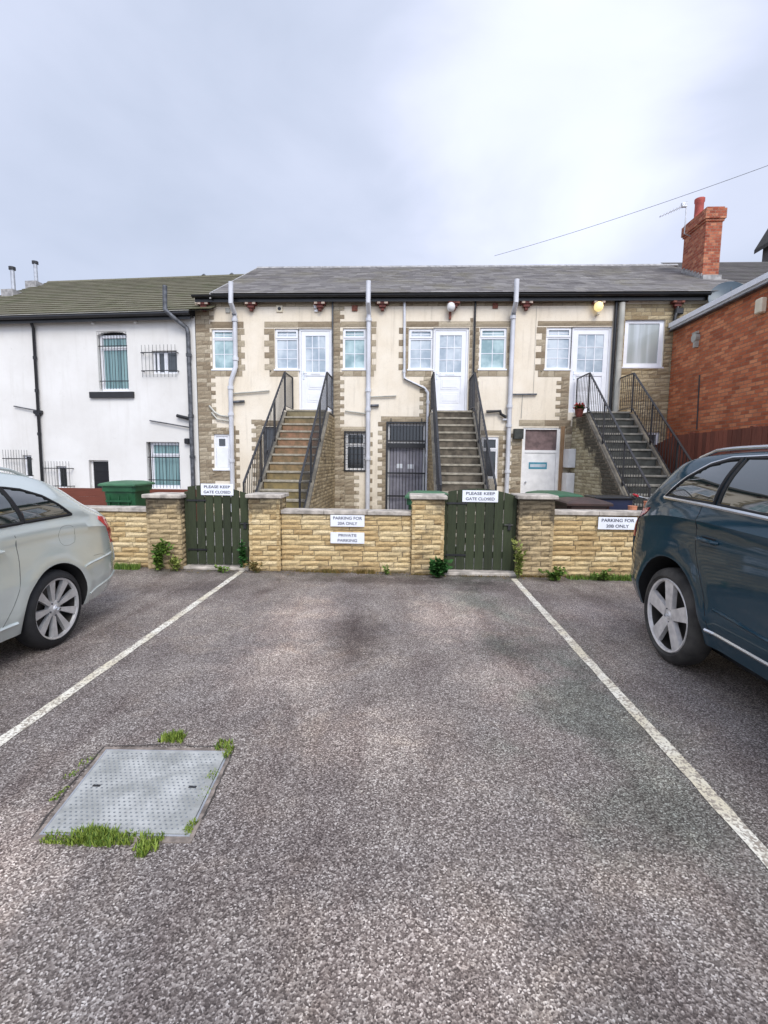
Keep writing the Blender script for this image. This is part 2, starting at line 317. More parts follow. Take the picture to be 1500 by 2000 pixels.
MAT['chrome'] = simple('satin_chrome', (0.72, 0.73, 0.74), 0.22, 0.9, var=0.04)
MAT['rubber'] = simple('tyre_rubber', (0.009, 0.009, 0.010), 0.75, var=0.3, scale=12, bump=0.4)
MAT['rubber_dusty'] = simple('dusty_tyre_rubber', (0.045, 0.041, 0.036), 0.85, var=0.45, scale=7, bump=0.4)
MAT['arch'] = simple('wheel_well_plastic', (0.008, 0.008, 0.008), 0.9)
MAT['alloy'] = simple('silver_alloy', (0.52, 0.52, 0.52), 0.38, 0.55, var=0.12, scale=14)
MAT['alloy_pale'] = simple('pale_dusty_alloy', (0.68, 0.65, 0.62), 0.45, 0.3, var=0.15, scale=14)
MAT['lamp_red'] = simple('red_lamp_lens', (0.50, 0.012, 0.018), 0.12, coat=1.0)
MAT['lamp_clear'] = simple('clear_lamp_lens', (0.6, 0.62, 0.65), 0.1, coat=1.0)
MAT['plate_y'] = simple('yellow_plate', (0.7, 0.5, 0.05), 0.4)
MAT['disc'] = simple('brake_disc', (0.06, 0.055, 0.05), 0.5, 0.6)
MAT['gap_grey'] = simple('grey_panel_gap', (0.10, 0.105, 0.10), 0.8)
MAT['gap'] = simple('shadow_gap_rubber', (0.006, 0.006, 0.007), 0.8)

def leafmat(name, c1, c2):
    a = Nodes(name); g = a.n('ShaderNodeNewGeometry')
    col = a.mix(g.outputs['Random Per Island'], c1, c2)
    return a.set(col=col, rough=0.6, spec=0.3)
MAT['leaf'] = leafmat('weed_leaf', (0.045, 0.11, 0.014), (0.17, 0.25, 0.045))
MAT['leaf_dark'] = leafmat('dark_weed_leaf', (0.012, 0.055, 0.010), (0.045, 0.13, 0.03))
MAT['leaf_dry'] = leafmat('dry_weed_leaf', (0.10, 0.09, 0.025), (0.24, 0.15, 0.05))
MAT['leaf_yellow'] = leafmat('yellow_green_leaf', (0.12, 0.17, 0.03), (0.26, 0.28, 0.07))
MAT['grass'] = leafmat('grass_blade', (0.06, 0.12, 0.015), (0.24, 0.30, 0.05))
MAT['stem'] = simple('weed_stem', (0.09, 0.10, 0.03), 0.8)
MAT['petal'] = simple('red_petal', (0.45, 0.02, 0.03), 0.6)
# steel cover: galvanised plate, tread studs are geometry
a = Nodes('cover_plate')
col = a.mix(a.rng(a.noise(5, 6, 0.7), 0.35, 0.7), (0.26, 0.265, 0.25), (0.45, 0.455, 0.435))
col = a.mix(a.math('MULTIPLY', a.rng(a.noise(14, 5, 0.7), 0.6, 0.75), 0.4), col, (0.17, 0.145, 0.11))
MAT['cover'] = a.set(col=col, rough=0.62, metal=0.0, spec=0.3)
MAT['cover_stud'] = simple('cover_stud', (0.22, 0.235, 0.25), 0.5, 0.3)
# stair treads
a = Nodes('stair_tread')
col = a.mix(a.rng(a.noise(2.5, 6, 0.7), 0.35, 0.7), (0.10, 0.09, 0.072), (0.22, 0.195, 0.15))
MAT['tread_grey'] = a.set(col=col, rough=0.9)
a = Nodes('mossy_stair_riser')
sp = a.n('ShaderNodeSeparateXYZ', {0: a.coord()})
c0 = a.ramp(a.rng(sp.outputs[2], 0.3, 2.8, smooth=False), [(0.0, (0.22, 0.18, 0.06)), (0.35, (0.25, 0.185, 0.085)), (0.60, (0.29, 0.165, 0.095)), (0.78, (0.31, 0.16, 0.10)), (0.9, (0.23, 0.18, 0.095)), (1.0, (0.24, 0.21, 0.13))])
col = a.mix(a.rng(a.noise(5, 6, 0.7), 0.35, 0.75), c0, (0.11, 0.09, 0.05))
MAT['riser_moss'] = a.set(col=col, rough=0.95)
MAT['tread_pale'] = simple('worn_tread_edge', (0.36, 0.33, 0.26), 0.9, var=0.25, scale=9)
MAT['riser_dark'] = simple('dark_stair_riser', (0.105, 0.088, 0.066), 0.95, var=0.45, scale=6)
MAT['riser_black'] = simple('black_green_stair_riser', (0.045, 0.047, 0.042), 0.95, var=0.4, scale=6)
MAT['nosing_pale'] = simple('pale_stair_nosing', (0.30, 0.27, 0.21), 0.9, var=0.3, scale=9)
MAT['nosing_grey'] = simple('grey_stair_nosing', (0.19, 0.18, 0.155), 0.9, var=0.3, scale=9)

# ------------------------------------------------------------------ mesh tools
WM = {}
class MB:
    def __init__(s): s.v = []; s.f = []; s.mi = []; s.cur = 0
    def add(s, vs, fs):
        b = len(s.v); s.v += [tuple(v) for v in vs]; s.f += [tuple(b+i for i in f) for f in fs]; s.mi += [s.cur]*len(fs); return s
    def box(s, x0, x1, y0, y1, z0, z1, bev=0.0):
        if x1 < x0: x0, x1 = x1, x0
        if y1 < y0: y0, y1 = y1, y0
        if z1 < z0: z0, z1 = z1, z0
        if bev:
            b = min(bev, (x1-x0)*.45, (y1-y0)*.45, (z1-z0)*.45); vs = []; bm = bmesh.new()
            r = bmesh.ops.create_cube(bm, size=1)
            bmesh.ops.transform(bm, matrix=Matrix.Translation(((x0+x1)/2, (y0+y1)/2, (z0+z1)/2)) @ Matrix.Diagonal((x1-x0, y1-y0, z1-z0, 1)), verts=bm.verts)
            bmesh.ops.bevel(bm, geom=bm.edges[:], offset=b, segments=1, affect='EDGES')
            bm.verts.index_update(); s.add([v.co[:] for v in bm.verts], [[v.index for v in f.verts] for f in bm.faces]); bm.free(); return s
        return s.add([(x0,y0,z0),(x1,y0,z0),(x1,y1,z0),(x0,y1,z0),(x0,y0,z1),(x1,y0,z1),(x1,y1,z1),(x0,y1,z1)],
                     [(0,3,2,1),(4,5,6,7),(0,1,5,4),(1,2,6,5),(2,3,7,6),(3,0,4,7)])
    def tube(s, pts, r, n=8, cap=True):
        pts = [Vector(p) for p in pts]; rings = []
        prev = None
        for i, p in enumerate(pts):
            if i == 0: t = pts[1]-p
            elif i == len(pts)-1: t = p-pts[i-1]
            else: t = (pts[i+1]-p).normalized()+(p-pts[i-1]).normalized()
            t.normalize()
            if prev is None:
                a = Vector((0, 0, 1)) if abs(t.z) < 0.9 else Vector((1, 0, 0)); u = t.cross(a).normalized()
            else: u = (prev - t*prev.dot(t)).normalized()
            prev = u; w = t.cross(u); rr = r[i] if isinstance(r, (list, tuple)) else r
            sc = 1.0
            if 0 < i < len(pts)-1:
                c = (pts[i+1]-p).normalized().dot((p-pts[i-1]).normalized()); sc = 1/max(0.5, math.sqrt((1+c)/2))
            rings.append([p + (u*math.cos(2*PI*k/n)+w*math.sin(2*PI*k/n))*rr for k in range(n)])
        vs = [v for q in rings for v in q]; fs = []
        for i in range(len(pts)-1):
            for k in range(n): fs.append((i*n+k, i*n+(k+1) % n, (i+1)*n+(k+1) % n, (i+1)*n+k))
        if cap: fs += [tuple(range(n))[::-1], tuple((len(pts)-1)*n+k for k in range(n))]
        return s.add(vs, fs)
    def bar(s, p0, p1, w, h, upv=(0, 0, 1)):
        p0 = Vector(p0); p1 = Vector(p1); t = (p1-p0).normalized(); u = t.cross(Vector(upv))
        if u.length < 1e-4: u = t.cross(Vector((0, 1, 0)))
        u.normalize(); v = u.cross(t)
        vs = [p + u*a*w/2 + v*b*h/2 for p in (p0, p1) for a, b in ((-1,-1),(1,-1),(1,1),(-1,1))]
        return s.add(vs, [(0,1,2,3),(7,6,5,4),(0,4,5,1),(1,5,6,2),(2,6,7,3),(3,7,4,0)])
    def lathe(s, prof, c=(0,0,0), axis='z', n=24, caps=True):
        c = Vector(c); vs = []
        for (r, h) in prof:
            for k in range(n):
                a = 2*PI*k/n; x, y = r*math.cos(a), r*math.sin(a)
                vs.append(c + (Vector((x, y, h)) if axis == 'z' else Vector((h, x, y)) if axis == 'x' else Vector((x, h, y))))
        fs = []
        for i in range(len(prof)-1):
            for k in range(n): fs.append((i*n+k, i*n+(k+1) % n, (i+1)*n+(k+1) % n, (i+1)*n+k))
        if caps: fs += [tuple(range(n))[::-1], tuple((len(prof)-1)*n+k for k in range(n))]
        return s.add(vs, fs)
    def prism(s, poly, off):
        n = len(poly); a = [Vector(p) for p in poly]; o = Vector(off); b = [p+o for p in a]
        return s.add(a+b, [tuple(range(n))[::-1], tuple(range(n, 2*n))]+[(i, (i+1) % n, n+(i+1) % n, n+i) for i in range(n)])
    def build(s, name, mat, parent=None, local=False, smooth=False, recalc=True):
        me = bpy.data.meshes.new(name); me.from_pydata(s.v, [], s.f)
        mats = mat if isinstance(mat, (list, tuple)) else [mat]
        for m in mats: me.materials.append(MAT[m] if isinstance(m, str) else m)
        if len(mats) > 1: me.polygons.foreach_set('material_index', s.mi)
        bm = bmesh.new(); bm.from_mesh(me)
        if recalc: bmesh.ops.recalc_face_normals(bm, faces=bm.faces)
        if smooth:
            for f in bm.faces: f.smooth = True
            for e in bm.edges:
                if len(e.link_faces) == 2 and e.calc_face_angle(0) > R(38): e.smooth = False
        if parent is not None and not local: bmesh.ops.transform(bm, matrix=WM[parent].inverted(), verts=bm.verts)
        bm.to_mesh(me); bm.free()
        o = bpy.data.objects.new(name, me); COL.objects.link(o)
        if parent is not None: o.parent = parent; WM[o] = WM[parent].copy()
        else: WM[o] = Matrix.Identity(4)
        return o

def tag(o, label, cat, group=None, kind=None):
    if label: o['label'] = label
    if cat: o['category'] = cat
    if group: o['group'] = group
    if kind: o['kind'] = kind
    return o
def thing(name, label, cat, loc=(0, 0, 0), rz=0.0, group=None):
    o = bpy.data.objects.new(name, None); COL.objects.link(o); o.location = loc; o.rotation_euler = (0, 0, rz); o.empty_display_size = 0.1
    WM[o] = Matrix.Translation(loc) @ Matrix.Rotation(rz, 4, 'Z')
    return tag(o, label, cat, group)
def recentre(o):
    "move a one-mesh top-level object's origin to its base centre"
    me = o.data; xs = [v.co for v in me.vertices]
    c = Vector(((min(p.x for p in xs)+max(p.x for p in xs))/2, (min(p.y for p in xs)+max(p.y for p in xs))/2, min(p.z for p in xs)))
    me.transform(Matrix.Translation(-c)); o.location = c; return o
def dup(o, loc=None, parent=None):
    c = o.copy(); COL.objects.link(c); c.parent = parent
    if loc is not None: c.location = loc
    for ch in list(o.children): dup(ch, None, c)
    return c

def stone_block(mb, O, U, V, Nn, u0, u1, v0, v1, depth, rough=0.012, gap=0.006, nu=4, nv=2, rnd=random):
    "pitched-face stone: slab with an irregular bulging front"
    u0 += gap; u1 -= gap; v0 += gap; v1 -= gap
    if u1-u0 < 0.02 or v1-v0 < 0.01: return
    g = {}; vs = []
    for j in range(nv+1):
        for i in range(nu+1):
            edge = i in (0, nu) or j in (0, nv)
            d = depth*0.35 if edge else depth + rnd.uniform(-rough, rough)
            jx = rnd.uniform(-.004, .004) if edge else 0
            p = O + U*(u0+(u1-u0)*i/nu+jx) + V*(v0+(v1-v0)*j/nv+rnd.uniform(-.003, .003)) + Nn*d
            g[i, j] = len(vs); vs.append(p)
    fs = [(g[i, j], g[i+1, j], g[i+1, j+1], g[i, j+1]) for j in range(nv) for i in range(nu)]
    ring = [g[i, 0] for i in range(nu+1)]+[g[nu, j] for j in range(1, nv+1)]+[g[i, nv] for i in range(nu-1, -1, -1)]+[g[0, j] for j in range(nv-1, 0, -1)]
    b = len(vs)
    for k in ring: vs.append(Vector(vs[k]) - Nn*(Vector(vs[k])-O).dot(Nn) - Nn*0.03)
    n = len(ring)
    for k in range(n): fs.append((ring[(k+1) % n], ring[k], b+k, b+(k+1) % n))
    mb.add(vs, fs)

def stone_field(mb, O, U, V, Nn, u0, u1, v0, v1, ch, lmin, lmax, depth, mask=None, rough=0.01, gap=0.005, nu=3, nv=2, end0=0, end1=0):
    "coursed stones filling a rectangle; end0/end1 = length of alternate toothing past each end; mask(u,v) True = leave out"
    rows = max(1, round((v1-v0)/ch)); ch = (v1-v0)/rows
    for j in range(rows):
        a = u0 - (end0 if j % 2 else 0); b = u1 + (end1 if j % 2 == 0 else 0)
        x = a; vb = v0+j*ch
        while x < b-1e-4:
            l = random.uniform(lmin, lmax)
            if b-(x+l) < lmin*0.6: l = b-x
            x2 = min(b, x+l)
            if mask:
                segs = mask(x, x2, vb, vb+ch)
            else: segs = [(x, x2)]
            for (p, q) in segs:
                if q-p > 0.03: stone_block(mb, O, U, V, Nn, p, q, vb, vb+ch, depth, rough, gap, nu, nv)
            x = x2

X3, Y3, Z3 = Vector((1,0,0)), Vector((0,1,0)), Vector((0,0,1))
def text(name, s, size, mat, loc, rot, parent, w=None, align='CENTER', depth=0.0015):
    cu = bpy.data.curves.new(name, 'FONT'); cu.body = s; cu.size = size; cu.align_x = align; cu.align_y = 'CENTER'; cu.extrude = depth; cu.offset = size*0.012
    o = bpy.data.objects.new('tmp', cu); COL.objects.link(o); dg = bpy.context.evaluated_depsgraph_get()
    me = bpy.data.meshes.new_from_object(o.evaluated_get(dg)); bpy.data.objects.remove(o)
    if w:
        xs = [v.co.x for v in me.vertices]; sc = w/(max(xs)-min(xs)); me.transform(Matrix.Diagonal((sc, 1, 1, 1)))
    me.transform(WM[parent].inverted() @ Matrix.Translation(loc) @ rot.to_4x4())
    me.materials.clear(); me.materials.append(MAT[mat])
    t = bpy.data.objects.new(name, me); COL.objects.link(t); t.parent = parent; WM[t] = WM[parent].copy()
    return t
FACE = Matrix.Rotation(R(90), 3, 'X')     # text facing -Y
# ================================================================== GROUND
def sheet(name, x0, x1, y0, y1, z, mat):
    o = MB().add([(x0,y0,z),(x1,y0,z),(x1,y1,z),(x0,y1,z)], [(0,1,2,3)]).build(name, mat, recalc=False); o['kind'] = 'structure'; return o
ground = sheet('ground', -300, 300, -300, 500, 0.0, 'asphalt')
yard = sheet('yard_paving', -16, 12, 6.72, 40, 0.006, 'concrete')
def line(x0, x1, y0, y1, name='parking_line'):
    n = 60; vs = []; rnd = random.Random(5)
    for i in range(n+1):
        t = i/n; y = y0+(y1-y0)*t; c = x0+(x1-x0)*t; w = 0.037
        vs += [(c-w+rnd.uniform(-.004,.004), y, 0.004), (c+w+rnd.uniform(-.004,.004), y, 0.004)]
    o = MB().add(vs, [(2*i, 2*i+1, 2*i+3, 2*i+2) for i in range(n)]).build(name, 'paint_line', recalc=False); o['kind'] = 'structure'; return o
line(-2.17, -2.245, 1.2, 6.5); line(1.452, 1.47, 0.9, 6.32)

# ------------------------------------------------------------------ manhole
t = thing('manhole_cover', 'square galvanised steel cover with raised studs set in the tarmac', 'manhole cover', (-1.23, 2.05, 0))
mx0, mx1, my0, my1 = -1.495, -0.905, 1.79, 2.385
SK = -0.085                     # the cover sits slightly skewed
QC = None
def mh(x, y):
    a, b = (x-mx0)/(mx1-mx0), (y-my0)/(my1-my0)      # bilinear between the measured corners
    P = [(-1.470, 1.765), (-0.876, 1.789), (-0.921, 2.346), (-1.553, 2.323)]
    return tuple((P[0][k]*(1-a)+P[1][k]*a)*(1-b)+(P[3][k]*(1-a)+P[2][k]*a)*b for k in (0, 1))
def mquad(mb, x0, x1, y0, y1, z0, z1):
    p = [mh(x0,y0), mh(x1,y0), mh(x1,y1), mh(x0,y1)]
    mb.prism([(a, b, z0) for a, b in p], (0, 0, z1-z0))
m = MB(); mquad(m, mx0, mx1, my0, my1, -0.02, 0.010)
for k in (0.28, 0.72):
    pass
m.build('cover_plate', 'cover', t)
m = MB(); st = 0.0235
nx = int((mx1-mx0-0.03)/st); ny = int((my1-my0-0.03)/st)
for j in range(ny):
    for i in range(nx):
        x, y = mh(mx0+0.025+i*st+(0.012 if j % 2 else 0), my0+0.025+j*st)
        if x > mh(mx1-0.015, y)[0]: continue
        m.add([(x-.0045,y-.003,.010),(x+.0045,y-.003,.010),(x+.0045,y+.003,.010),(x-.0045,y+.003,.010),(x-.003,y-.0015,.0135),(x+.003,y-.0015,.0135),(x+.003,y+.0015,.0135),(x-.003,y+.0015,.0135)],
              [(4,5,6,7),(0,1,5,4),(1,2,6,5),(2,3,7,6),(3,0,4,7)])
m.build('tread_pattern', 'cover_stud', t)
for fx in (0.13, 0.87):
    x, y = mh(mx0+(mx1-mx0)*fx, my0+0.30); MB().box(x-.018, x+.018, y-.007, y+.007, 0.0102, 0.0118).build('lifting_slot', 'black_plastic', t)
m = MB(); e = 0.012
for a in ((mx0-e, mx1+e, my0-e, my0-.003), (mx0-e, mx1+e, my1+.003, my1+e), (mx0-e, mx0-.003, my0-.003, my1+.003), (mx1+.003, mx1+e, my0-.003, my1+.003)): mquad(m, *a, -0.02, 0.007)
m.build('frame', 'steel', t)
MAT['cement'] = simple('brown_cement_surround', (0.20, 0.165, 0.14), 0.95, var=0.45, scale=18, bump=0.8)
MAT['crack'] = simple('cracked_tarmac_edge', (0.045, 0.04, 0.036), 0.95, var=0.3)
m = MB(); e2 = 0.03; rnd = random.Random(3)
for a in ((mx0-e2, mx1+.03, my0-.042, my0-e), (mx0-e2, mx1+e2, my1+e, my1+.04), (mx0-e2, mx0-e, my0-e, my1+e), (mx1+e, mx1+.03, my0-e, my1+e)): mquad(m, *a, -0.02, 0.0045)
m.build('cement_bedding', 'cement', t)
m = MB()
loop = [mh(mx0-.03, my0-.03), mh(mx0-.052, my0+.3), mh(mx0-.035, my1+.05), mh(-1.2, my1+.065), mh(mx1+.025, my1+.05), mh(mx1+.035, my1-.25), mh(mx1+.03, my0+.06)]
pts = []
for (p, q) in zip(loop[:-1], loop[1:]):
    for k in range(9): pts.append((p[0]+(q[0]-p[0])*k/9+rnd.uniform(-.006,.006), p[1]+(q[1]-p[1])*k/9+rnd.uniform(-.006,.006)))
for p, q in zip(pts[:-1], pts[1:]):
    d = Vector((q[0]-p[0], q[1]-p[1])); nn = Vector((-d.y, d.x)).normalized()*rnd.uniform(.0015, .0045)
    m.add([(p[0]-nn.x,p[1]-nn.y,.0052),(q[0]-nn.x,q[1]-nn.y,.0052),(q[0]+nn.x,q[1]+nn.y,.0052),(p[0]+nn.x,p[1]+nn.y,.0052)], [(0,1,2,3)])
m.build('cracked_edge', 'crack', t)

# ------------------------------------------------------------------ plants
def leaf_quad(mb, p, d, L, W, rnd, curl=0.2):
    d = d.normalized(); s = d.cross(Vector((rnd.uniform(-1,1), rnd.uniform(-1,1), 1))).normalized(); n = s.cross(d)
    a = p; b = p+d*L*.45+s*W/2-n*curl*L*.1; c = p+d*L-n*curl*L*.4; e = p+d*L*.45-s*W/2-n*curl*L*.1
    mb.add([a, b, c, e], [(0,1,2,3)])
def weed(name, label, x, y, h, spread, n, leaf=(0.05, 0.03), mat='leaf', y1=None, seed=0, group=None, stems=7, base=0.0, cat='weed'):
    rnd = random.Random(seed*7+int(x*100)); root = thing(name, label, cat, (x, y, base), 0, group)
    ms = MB(); ml = MB()
    for k in range(stems):
        a = rnd.uniform(0, 2*PI); r = rnd.uniform(0.1, 1)*spread; hh = h*rnd.uniform(.55, 1.0)
        p0 = Vector((x+rnd.uniform(-.2,.2)*spread, y+rnd.uniform(-.1,.1)*spread, base)); p1 = Vector((x+math.cos(a)*r*.5, y-abs(math.sin(a))*r*.3, base+hh*.6)); p2 = Vector((x+math.cos(a)*r, y-abs(math.sin(a))*r*.5, base+hh))
        ms.tube([p0, p1, p2], [.004, .003, .0015], 5)
        for q in range(n//stems):
            t = rnd.uniform(.12, 1); p = (p0*(1-t)+p1*t) if t < .5 else p1.lerp(p2, (t-.5)*2)
            p = p0.lerp(p1, min(1, t*2)) if t < .5 else p
            d = Vector((rnd.uniform(-1,1), rnd.uniform(-1,.6), rnd.uniform(-.2,.9)))
            s = rnd.uniform(.6, 1.2); leaf_quad(ml, p+d*.012, d, leaf[0]*s, leaf[1]*s, rnd)
    ms.build('stem', 'stem', root); ml.build('foliage', mat, root, recalc=False); return root
def tuft(name, label, pts, h, n, mat='grass', seed=1, wid=0.004, lean=0.5):
    rnd = random.Random(seed); mb = MB()
    for k in range(n):
        seg = rnd.choice(pts); x = rnd.uniform(seg[0], seg[1]); y = rnd.uniform(seg[2], seg[3]); hh = h*rnd.uniform(.35, 1.0)*(seg[4] if len(seg) > 4 else 1)
        a = rnd.uniform(0, 2*PI); l = rnd.uniform(.1, lean)*hh; w = wid*rnd.uniform(.6, 1.2); dx, dy = math.cos(a)*l, math.sin(a)*l
        sx, sy = -math.sin(a)*w, math.cos(a)*w
        mb.add([(x-sx,y-sy,0),(x+sx,y+sy,0),(x+dx*.5+sx*.7,y+dy*.5+sy*.7,hh*.62),(x+dx*.5-sx*.7,y+dy*.5-sy*.7,hh*.62),(x+dx,y+dy,hh)], [(0,1,2,3),(3,2,4)])
    o = mb.build(name, mat, recalc=False); tag(o, label, 'grass', None, 'stuff'); return o
tuft('grass', 'bright green grass growing along the near edge of the steel cover', [(-1.45,-1.30,1.715,1.77,.6),(-1.34,-1.15,1.71,1.785,1.25),(-1.30,-1.20,1.72,1.79,1.4),(-1.2,-1.08,1.725,1.785,.8)], .032, 1500, seed=2, lean=.9)
tuft('grass', 'green grass tuft at the near right corner of the steel cover', [(-1.06,-.96,1.70,1.78,1),(-1.03,-.99,1.67,1.74,.7),(-0.895,-0.865,1.79,1.86,.7)], .032, 620, seed=3, lean=.9)
tuft('grass', 'green grass tuft at the far edge of the steel cover', [(-1.33,-1.20,2.42,2.49,1),(-1.29,-1.22,2.44,2.50,1.2)], .035, 420, seed=4, lean=.9)
tuft('grass', 'green weeds at the far right corner of the steel cover', [(-1.00,-.92,2.36,2.45,1),(-.93,-.895,2.30,2.4,1),(-.94,-.90,2.12,2.2,.7),(-.925,-.89,1.98,2.08,.5)], .030, 480, seed=5, lean=.9)
tuft('grass', 'thin grass in the crack left of the steel cover', [(-1.64,-1.58,2.1,2.3,1),(-1.59,-1.56,1.95,2.05,1)], .012, 130, seed=6, lean=.9)
tuft('grass', 'grass and moss along the foot of the left garden wall', [(-4.6,-3.7,6.38,6.50,1)], .10, 1300, seed=7, mat='leaf', wid=.006)
tuft('grass', 'low weeds along the foot of the middle garden wall', [(-1.25,-.35,6.44,6.52,.8),(-1.1,-.9,6.43,6.5,1.2),(-.65,-.40,6.43,6.5,1.3)], .055, 520, seed=8, mat='leaf_dry', wid=.006)
tuft('grass', 'low green weeds along the foot of the right garden wall', [(2.2,3.3,6.33,6.44,1),(2.5,3.1,6.33,6.42,1.3)], .075, 900, seed=9, mat='leaf', wid=.006)
tuft('grass', 'yellow green growth on the sill of the right gate', [(.75,1.45,6.40,6.5,1)], .04, 320, seed=10, mat='leaf_dry', wid=.005)
tuft('grass', 'green growth on the sill of the left gate', [(-3.0,-2.3,6.50,6.6,1)], .045, 360, seed=11, mat='leaf', wid=.005)
tuft('grass', 'dead brown stems and moss along the foot of the middle garden wall', [(-1.7,.1,6.49,6.53,.7),(-1.5,-.9,6.46,6.52,1),(.1,.5,6.42,6.46,.6)], .04, 700, seed=31, mat='leaf_dry', wid=.005, lean=1.2)
tuft('grass', 'dead brown stems and moss along the foot of the right garden wall', [(2.0,3.3,6.48,6.53,.8),(1.55,2.0,6.42,6.46,.8),(2.2,2.9,6.42,6.5,1)], .05, 650, seed=32, mat='leaf_dry', wid=.005, lean=1.2)
weed('weed', 'tall leafy weed against the pier left of the left gate', -3.42, 6.40, .42, .22, 420, (.065,.04), 'leaf', seed=1, stems=9)
weed('weed', 'yellowing low weed spreading beside the tall weed', -3.16, 6.38, .20, .18, 190, (.05,.03), 'leaf_yellow', seed=2)
weed('weed', 'trailing low weed on the tarmac in front of the left gate', -2.50, 6.36, .09, .16, 90, (.045,.028), 'leaf', seed=3)
weed('weed', 'climbing green weed at the right side of the left gate', -2.23, 6.48, .42, .10, 190, (.055,.04), 'leaf_dark', seed=4, stems=5)
weed('weed', 'brownish dried weed at the foot of the pier right of the left gate', -2.02, 6.38, .17, .20, 220, (.04,.025), 'leaf_dry', seed=5, stems=9)
weed('weed', 'small green weed at the foot of the middle garden wall', -.24, 6.44, .12, .05, 45, (.045,.03), 'leaf', seed=6, stems=4)
weed('weed', 'dense dark green leafy weed at the foot of the pier left of the right gate', .47, 6.32, .24, .17, 420, (.085,.06), 'leaf_dark', seed=7, stems=13)
weed('weed', 'tall straggly yellow green weed at the right side of the right gate', 1.54, 6.36, .55, .10, 320, (.05,.03), 'leaf_yellow', seed=8, stems=7)
weed('weed', 'bright green low weed at the foot of the right pier', 1.97, 6.27, .18, .22, 340, (.05,.035), 'leaf', seed=9, stems=11)
weed('weed', 'small weed at the foot of the right garden wall below its sign', 2.62, 6.33, .14, .16, 160, (.045,.03), 'leaf', seed=10)

# dead leaves and grit washed against the wall, pale chippings on the tarmac
m = MB(); rnd = random.Random(21)
for k in range(420):
    x = rnd.uniform(-4.4, 3.3); y = 6.50-abs(rnd.gauss(0, .10)); 
    if -2.1 < x < -2.0: continue
    leaf_quad(m, Vector((x, y, .006)), Vector((rnd.uniform(-1,1), rnd.uniform(-1,1), rnd.uniform(0,.15))), rnd.uniform(.012,.035), rnd.uniform(.008,.02), rnd)
tag(m.build('leaf_litter', 'leaf_dry', recalc=False), 'dry leaf litter and grit along the foot of the garden walls', 'litter', None, 'stuff')
m = MB()
for k in range(60):
    x = rnd.uniform(-2.6, 2.9); y = rnd.uniform(2.0, 6.3); s = rnd.uniform(.003, .008); m.box(x-s, x+s*rnd.uniform(.6,1.2), y-s*.8, y+s, 0, s*.8, .003)
tag(m.build('loose_chippings', 'coping', recalc=False), 'scattered pale stone chippings lying on the tarmac', 'gravel', None, 'stuff')

# ------------------------------------------------------------------ garden wall
WY = 6.56
def wall_panel(root, x0, x1, top, yf=WY, mat='garden_stone'):
    MB().box(x0, x1, yf, yf+.20, 0, top).build('wall_core', 'mortar', root)
    m = MB(); stone_field(m, Vector((0, yf, 0)), X3, Z3, -Y3, x0, x1, 0.0, top-.005, .071, .16, .42, .021, rough=.006, gap=.004, nu=5, nv=2)
    stone_field(m, Vector((0, yf+.2, 0)), X3, Z3, Y3, x0, x1, 0.0, top-.005, .071, .25, .5, .025, rough=.008, nu=2, nv=1)
    m.build('stone_facing', mat, root, recalc=False)
def coping(root, x0, x1, z, h, y0, y1, name='coping', seg=.6):
    m = MB(); x = x0
    while x < x1-.05:
        q = min(x1, x+seg); q = x1 if x1-q < .15 else q
        m.box(x+.002, q-.002, y0, y1, z, z+h+random.uniform(-.002,.003), .006); x = q
    m.build(name, 'coping', root)
def pier(root, x0, x1, top, y0=6.47, y1=6.87, mat='pier_stone'):
    MB().box(x0+.02, x1-.02, y0+.02, y1-.02, 0, top).build('pier_core', 'mortar', root)
    m = MB(); n = round(top/.071); ch = (top-.005)/n
    for j in range(n):
        sp = x0+(x1-x0)*(.38 if j % 2 else .64)+random.uniform(-.03,.03)
        z0, z1 = j*ch, (j+1)*ch
        for a, b in ((x0, sp), (sp, x1)): stone_block(m, Vector((0, y0+.02, 0)), X3, Z3, -Y3, a, b, z0, z1, .020, .006, .004, 3, 2)
        for a, b in ((x0, sp), (sp, x1)): stone_block(m, Vector((0, y1-.02, 0)), X3, Z3, Y3, a, b, z0, z1, .022, .006, .0045, 2, 1)
        sy = y0+(y1-y0)*(.6 if j % 2 else .4)
        for a, b in ((y0, sy), (sy, y1)):
            stone_block(m, Vector((x0+.02, 0, 0)), Y3, Z3, -X3, a, b, z0, z1, .020, .007, .0045, 3, 2)
            stone_block(m, Vector((x1-.02, 0, 0)), Y3, Z3, X3, a, b, z0, z1, .020, .007, .0045, 3, 2)
    m.build('pier_facing', mat, root, recalc=False)
    MB().box(x0-.03, x1+.03, y0-.035, y1+.03, top, top+.055, .01).build('pier_cap', 'coping', root)
wl = thing('garden_wall', 'low yellow stone garden wall behind the silver car with a pier beside the left gate', 'wall', (-4.5, 6.6, 0))
wall_panel(wl, -7.6, -3.60, .80); coping(wl, -7.6, -3.60, .80, .055, WY-.05, WY+.24); pier(wl, -3.60, -3.10, 1.0, mat='pier_stone_dark')
wm = thing('garden_wall', 'low yellow stone garden wall between the two green gates with a pier at each end', 'wall', (-.8, 6.6, 0))
wall_panel(wm, -1.71, .10, .805); coping(wm, -1.71, .10, .805, .055, WY-.05, WY+.24); pier(wm, -2.15, -1.71, 1.02); pier(wm, .10, .55, 1.035)
wr_ = thing('garden_wall', 'low yellow stone garden wall behind the blue car with a pier beside the right gate', 'wall', (3.5, 6.6, 0))
wall_panel(wr_, 2.02, 7.6, .845); coping(wr_, 2.02, 7.6, .845, .055, WY-.05, WY+.24); pier(wr_, 1.54, 2.02, 1.055, mat='pier_stone_dark')

